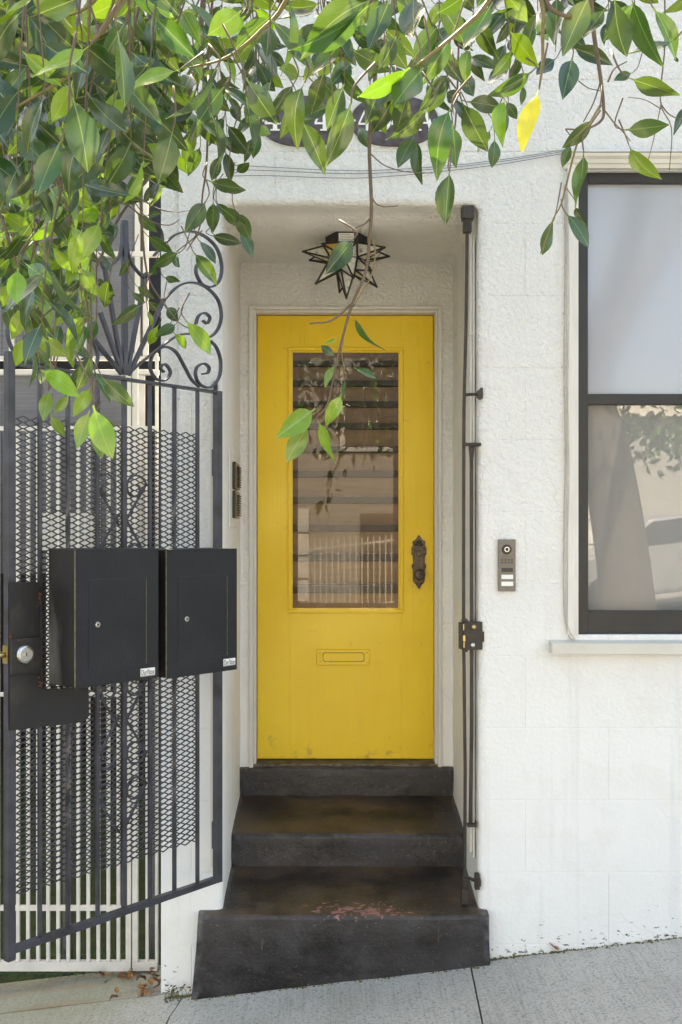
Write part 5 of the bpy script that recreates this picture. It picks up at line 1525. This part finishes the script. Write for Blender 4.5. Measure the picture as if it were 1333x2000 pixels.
traced(860, 0, 2.818, [
    (290, 10, 125, 300, 140, 'm'), (310, 50, 465, 155, 95, 'd'), (555, 100, 580, 245, 95, 'l'), (830, -40, 680, 260, 170, 'o'), (640, -40, 640, 270, 130, 'd'), (915, 40, 775, 225, 105, 'd'), (960, -30, 985, 340, 100, 'd'), (1050, -20, 1180, 390, 115, 'm'),
    (1170, 40, 1340, 300, 115, 'm'), (725, 260, 945, 330, 120, 'd'), (730, 310, 665, 580, 145, 'b'), (1040, 430, 1315, 530, 115, 'o'), (1060, 400, 945, 440, 60, 'm'), (1290, 220, 1000, 340, 90, 'b'), (510, 390, 285, 555, 115, 'm'), (545, 490, 430, 820, 85, 'y'),
    (165, 310, 290, 390, 100, 'o'), (160, 300, 235, 430, 80, 'd'), (130, 410, 190, 530, 85, 'o'), (145, 560, 350, 580, 85, 'd'), (120, 560, 255, 830, 115, 'd'), (155, 600, 235, 770, 85, 'l'), (70, 680, 90, 940, 125, 'm'), (370, 600, 330, 780, 68, 'm'),
    (300, 760, 300, 920, 58, 'm'), (360, 555, 425, 650, 60, 'm'), (280, 710, 200, 840, 60, 'l'), (460, 470, 455, 575, 50, 'm'), (450, 300, 400, 420, 75, 'm'), (290, 350, 400, 290, 70, 'm'), (850, 650, 705, 810, 110, 'o'), (790, 830, 770, 1160, 118, 'm'),
    (720, 790, 665, 915, 58, 'm'), (690, 1170, 840, 1345, 62, 'm'), (745, 1130, 770, 1240, 42, 'd'), (1015, 715, 1255, 700, 112, 'm'), (1040, 800, 1150, 1020, 88, 'l'), (630, 1200, 545, 1400, 26, 'm'), (1400, 560, 1280, 710, 60, 'b'), (480, 70, 430, 130, 70, 'l'),
    (1400, -20, 1240, 40, 90, 'l'), (30, 500, 110, 560, 80, 'd'), (370, 220, 430, 285, 60, 'd'), (500, 90, 480, 260, 90, 'm'), (640, 320, 500, 420, 90, 'b'), (1290, 300, 1310, 345, 20, 'd'), (420, -30, 500, 40, 70, 'm')])
traced(0, 0, 1.0, [
    (616, 798, 540, 855, 55, 'l'), (605, 830, 555, 900, 32, 'l'), (620, 820, 663, 903, 33, 'l'), (668, 768, 640, 832, 30, 'l'), (690, 615, 733, 692, 13, 'm'), (655, 712, 630, 755, 17, 'l'), (676, 740, 668, 778, 10, 'm'), (655, 696, 625, 675, 18, 'd'),
    (690, 718, 736, 738, 9, 'm'), (660, 660, 634, 672, 10, 'l')])
# the door sprig hangs on one stalk: give it one distance
for i in range(len(LEAVES) - 10, len(LEAVES)):
    M, ck, sh, ap = LEAVES[i]
    b_ = M.to_translation(); Z = b_.y + 4.0
    f = 2.1 / Z
    nb_ = EYE + (b_ - EYE) * f
    M2 = Matrix.Translation(nb_) @ M.to_3x3().to_4x4() @ Matrix.Scale(f, 4)
    LEAVES[i] = (M2, ck, sh, ap)

def twig(name, pts, Z, r0, r1, mat='twig_brown', dz=0.0):
    q = []
    for i, (a, b_) in enumerate(pts):
        q.append(P(a, b_, Z - 4.0 + dz * i / max(1, len(pts) - 1)))
    return limb(name, q, [r0, r1], 6, mat, 4)
twig('twig', [(725, -260), (728, 0), (735, 120), (722, 270), (726, 400), (722, 470), (715, 530), (690, 590), (672, 650), (655, 720), (640, 790), (618, 815)], 2.1, 0.0045, 0.0018)
twig('twig', [(722, 455), (733, 490), (725, 540), (690, 600)], 2.1, 0.0018, 0.0012, 'twig_young')
twig('twig', [(690, 590), (650, 625), (605, 632)], 2.1, 0.0026, 0.0016)
twig('twig', [(672, 650), (668, 690), (677, 740)], 2.1, 0.0018, 0.0010, 'twig_young')
twig('twig', [(724, 300), (750, 322), (790, 335), (845, 338)], 2.1, 0.0014, 0.0008)
twig('twig', [(727, 385), (735, 398), (752, 404), (778, 402)], 2.1, 0.0016, 0.0008)
twig('twig', [(726, 423), (712, 438), (690, 448), (698, 460)], 2.1, 0.0018, 0.0010)
twig('twig', [(640, -200), (560, 0), (510, 60), (470, 95), (430, 118), (371, 132)], 1.9, 0.005, 0.002, 'twig_young')
twig('twig', [(330, -190), (236, 0), (184, 80), (140, 140), (100, 170), (40, 205), (0, 235)], 1.7, 0.005, 0.002, 'twig_young')
twig('twig', [(290, -140), (195, -10), (160, 20), (136, 30)], 1.7, 0.004, 0.002, 'twig_young')
twig('twig', [(1060, -180), (956, 0), (910, 50), (860, 92), (815, 128)], 1.5, 0.0042, 0.0018, 'twig_young')
twig('twig', [(1010, -200), (1058, 0), (1060, 60), (1060, 120), (1054, 170)], 1.5, 0.0042, 0.0014, 'twig_young')
twig('twig', [(1058, -20), (1075, 15), (1095, 28), (1116, 33)], 1.5, 0.0036, 0.0028)
twig('twig', [(1150, -220), (1155, 0), (1161, 70), (1172, 142), (1179, 202), (1176, 234), (1144, 252), (1105, 252)], 2.2, 0.0060, 0.0016)
twig('twig', [(1181, 215), (1200, 240), (1215, 255), (1232, 276)], 2.2, 0.0018, 0.0010, 'twig_young')
twig('twig', [(1174, 205), (1150, 245), (1128, 280), (1108, 355), (1096, 400), (1080, 430), (1056, 495)], 2.2, 0.0030, 0.0010, 'twig_young')
twig('twig', [(1176, 150), (1160, 200), (1140, 238)], 2.2, 0.0018, 0.0012)
twig('twig', [(1188, 160), (1200, 135), (1225, 120)], 2.2, 0.0020, 0.0012)
twig('twig', [(1290, -200), (1300, 60), (1290, 195), (1312, 250), (1308, 332)], 2.6, 0.0022, 0.0010)
twig('twig', [(1292, 200), (1280, 260), (1266, 315)], 2.6, 0.0014, 0.0008)
twig('twig', [(1292, 205), (1310, 225), (1345, 240)], 2.6, 0.0020, 0.0012)
twig('twig', [(1292, 213), (1260, 195), (1228, 190)], 2.6, 0.0014, 0.0008)
twig('twig', [(1130, 158), (1150, 172), (1172, 177)], 2.3, 0.0014, 0.0010)
twig('twig', [(420, -250), (398, 0), (370, 180), (304, 324), (270, 370), (250, 398), (225, 440), (190, 520)], 2.7, 0.0085, 0.0035, 'bark')
twig('twig', [(300, -250), (270, 60), (262, 260), (275, 400), (287, 530), (318, 590), (350, 630), (385, 648)], 2.9, 0.005, 0.0012)
twig('twig', [(190, -200), (195, 100), (185, 300), (177, 480), (179, 650), (182, 790)], 2.6, 0.0050, 0.0016)
twig('twig', [(95, -200), (120, 150), (110, 400), (82, 560), (76, 640)], 2.5, 0.0050, 0.0014)
twig('twig', [(440, -200), (410, 60), (405, 300), (396, 380), (388, 452), (345, 492)], 2.8, 0.0040, 0.0014)
twig('twig', [(395, 450), (378, 470), (365, 490)], 2.8, 0.0022, 0.0012)
twig('twig', [(250, 400), (290, 430), (330, 440), (352, 428)], 2.7, 0.0022, 0.0008)
twig('twig', [(262, 380), (310, 408), (345, 414), (372, 411)], 2.7, 0.0022, 0.0008)
twig('twig', [(520, -150), (500, 60), (480, 180), (455, 260), (445, 350)], 3.0, 0.0035, 0.0012)
twig('twig', [(900, -150), (896, 100), (890, 240), (876, 320), (880, 336)], 2.6, 0.0030, 0.0012)
twig('twig', [(960, -150), (1010, 60), (1000, 140), (970, 220)], 2.7, 0.0030, 0.0012)
twig('twig', [(110, 560), (108, 640), (100, 700), (98, 760)], 2.4, 0.0022, 0.0014, 'twig_young')

# filler sprays: hanging twigs with alternate leaves, kept inside the foliage outline of the left and top
def limit(px):
    tab = [(-200, 560), (0, 575), (40, 720), (90, 790), (150, 780), (190, 660), (230, 520), (260, 430), (300, 390), (330, 360), (400, 390), (470, 370), (500, 300), (560, 250), (700, 235), (850, 230), (900, 250), (960, 260), (1020, 180), (1090, 110), (1333, 100), (1600, 120)]
    for (a, b_), (c_, d_) in zip(tab, tab[1:]):
        if a <= px <= c_: return b_ + (d_ - b_) * (px - a) / (c_ - a)
    return 100
fr2 = random.Random(23)
def spray(px, py, Z, nleaf, pal):
    # ends at (px,py); climbs up with a slight bow
    tip = P(px, py, Z - 4.0)
    bow = fr2.uniform(-0.10, 0.10); bowy = fr2.uniform(-0.05, 0.05)
    Ls = fr2.uniform(0.30, 0.48)
    pts = [tip + Vector((bow * (t ** 1.5), bowy * t, Ls * t)) for t in (0, 0.25, 0.5, 0.75, 1.0)]
    pts = pts[::-1]
    limb('twig', pts, [0.0024, 0.0009], 5, 'twig_brown', 3)
    side = 1
    for i in range(nleaf):
        t = 1 - i / nleaf * 0.9
        f = t * 4; a = int(min(3, f)); p = pts[a].lerp(pts[a + 1], f - a)
        side = -side
        az = fr2.uniform(-0.8, 0.8) + (0 if side > 0 else math.pi)
        dr = fr2.uniform(0.45, 1.6) if i else 2.2
        d = Vector((math.cos(az), -abs(math.sin(az)) * 0.7 if fr2.random() < 0.65 else abs(math.sin(az)) * 0.6, -dr)).normalized()
        L = fr2.uniform(0.070, 0.105) * (0.85 if i == 0 else 1)
        ck = fr2.choice(pal)
        q = p + d * L
        # keep the outline
        ppx = CX + FPX * (q.x - EYE.x) / (q.y - EYE.y); ppy = CY - FPX * (q.z - EYE.z) / (q.y - EYE.y)
        if ppy > limit(ppx) + 12: continue
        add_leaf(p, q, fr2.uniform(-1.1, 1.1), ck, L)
cnt = 0
for i in range(78):
    px = fr2.uniform(-90, 320)
    py = limit(px) * (1 - 0.85 * fr2.random() ** 1.2)
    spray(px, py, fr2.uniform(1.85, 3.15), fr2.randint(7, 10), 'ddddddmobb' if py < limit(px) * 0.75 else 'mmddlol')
for i in range(13):
    px = fr2.uniform(-60, 300)
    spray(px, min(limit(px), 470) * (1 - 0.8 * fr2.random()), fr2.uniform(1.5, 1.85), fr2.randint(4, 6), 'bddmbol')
for i in range(5):
    px = fr2.uniform(520, 900)
    spray(px, limit(px) * (1 - 0.8 * fr2.random()), fr2.uniform(1.5, 1.9), fr2.randint(3, 5), 'bdmbo')
for i in range(16):
    px = fr2.uniform(330, 520)
    py = limit(px) * (1 - 0.85 * fr2.random())
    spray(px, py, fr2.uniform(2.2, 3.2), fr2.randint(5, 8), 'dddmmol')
for i in range(18):
    px = fr2.uniform(520, 1010)
    py = limit(px) * (1 - 0.8 * fr2.random())
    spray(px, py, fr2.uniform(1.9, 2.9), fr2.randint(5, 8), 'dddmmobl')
for i in range(9):
    px = fr2.uniform(1010, 1420)
    py = limit(px) * (1 - 0.9 * fr2.random())
    spray(px, py, fr2.uniform(2.0, 2.9), fr2.randint(4, 7), 'dddmmo')
so_ = STALKS.build('stalks', 'twig_brown', tree, smooth=True); so_['kind'] = 'stuff'
# single leaves as parts (the 300 that show largest), the rest as one mass
LEAVES.sort(key=lambda e: -e[3])
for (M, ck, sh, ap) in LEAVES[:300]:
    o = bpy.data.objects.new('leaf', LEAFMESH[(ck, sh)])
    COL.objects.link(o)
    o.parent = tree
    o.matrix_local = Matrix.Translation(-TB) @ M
def mass(name, items):
    vs, uvs, fs, cols = [], [], [], []
    for (M, ck, sh, ap) in items:
        v0, u0, f0 = SHAPES[sh]
        b0 = len(vs)
        M2 = Matrix.Translation(-TB) @ M
        vs += [tuple(M2 @ Vector(p)) for p in v0]; uvs += u0
        k_ = lr.uniform(0.75, 1.25)
        cols += [tuple(min(1, q * k_) for q in PAL[ck])] * len(v0)
        fs += [tuple(i + b0 for i in f) for f in f0]
    o = link(name, make_leaf_mesh(name, vs, uvs, fs, cols), tree)
    o['kind'] = 'stuff'
    return o
if len(LEAVES) > 300: mass('foliage', LEAVES[300:])
# upper crown mirrored in the glass; unseen clumps overhead added to shade the leaves
SHAPES_FULL = SHAPES
SHAPES = [leaf_geo(0.3, 0.4, 0.22, 1.4, 4)] * 8
cro = []
cr_ = random.Random(3)
centres = [(-1.0, -6.8, 5.6, 0.9), (0.4, -5.8, 5.2, 0.9), (1.8, -5.2, 4.9, 0.9), (3.4, -5.8, 5.3, 1.0), (4.2, -6.6, 6.0, 1.0), (-0.4, -4.9, 4.6, 0.6), (2.6, -3.8, 4.9, 0.7), (-1.6, -3.4, 4.3, 0.5), (0.9, -4.6, 4.6, 0.6), (1.8, -2.8, 4.7, 0.5), (-1.3, -2.2, 3.75, 0.4), (-1.5, -1.4, 3.9, 0.4), (-0.9, -1.5, 4.0, 0.4), (-0.5, -2.3, 3.7, 0.3), (0.6, -2.0, 3.7, 0.3), (2.55, -5.9, 2.85, 0.30), (3.35, -6.3, 2.75, 0.32), (-0.6, -6.6, 3.9, 0.55), (0.3, -6.9, 3.6, 0.6), (1.1, -6.6, 3.9, 0.6), (0.9, -7.0, 3.1, 0.35), (-0.1, -6.5, 4.5, 0.6)]
for i in range(5600):
    c = cr_.choice(centres)
    d = Vector((cr_.gauss(0, 1), cr_.gauss(0, 1), cr_.gauss(0, 0.7)))
    d = d.normalized() * (cr_.random() ** 0.4) * c[3] * 1.2
    p = Vector(c[:3]) + d
    dirv = Vector((cr_.uniform(-1, 1), cr_.uniform(-1, 1), cr_.uniform(-1.6, 0.1))).normalized()
    L = cr_.uniform(0.09, 0.14)
    cro.append((leaf_matrix(p, p + dirv * L, cr_.uniform(-1.5, 1.5), L), cr_.choice('dddmmol'), 0, 0))
mass('crown', cro)
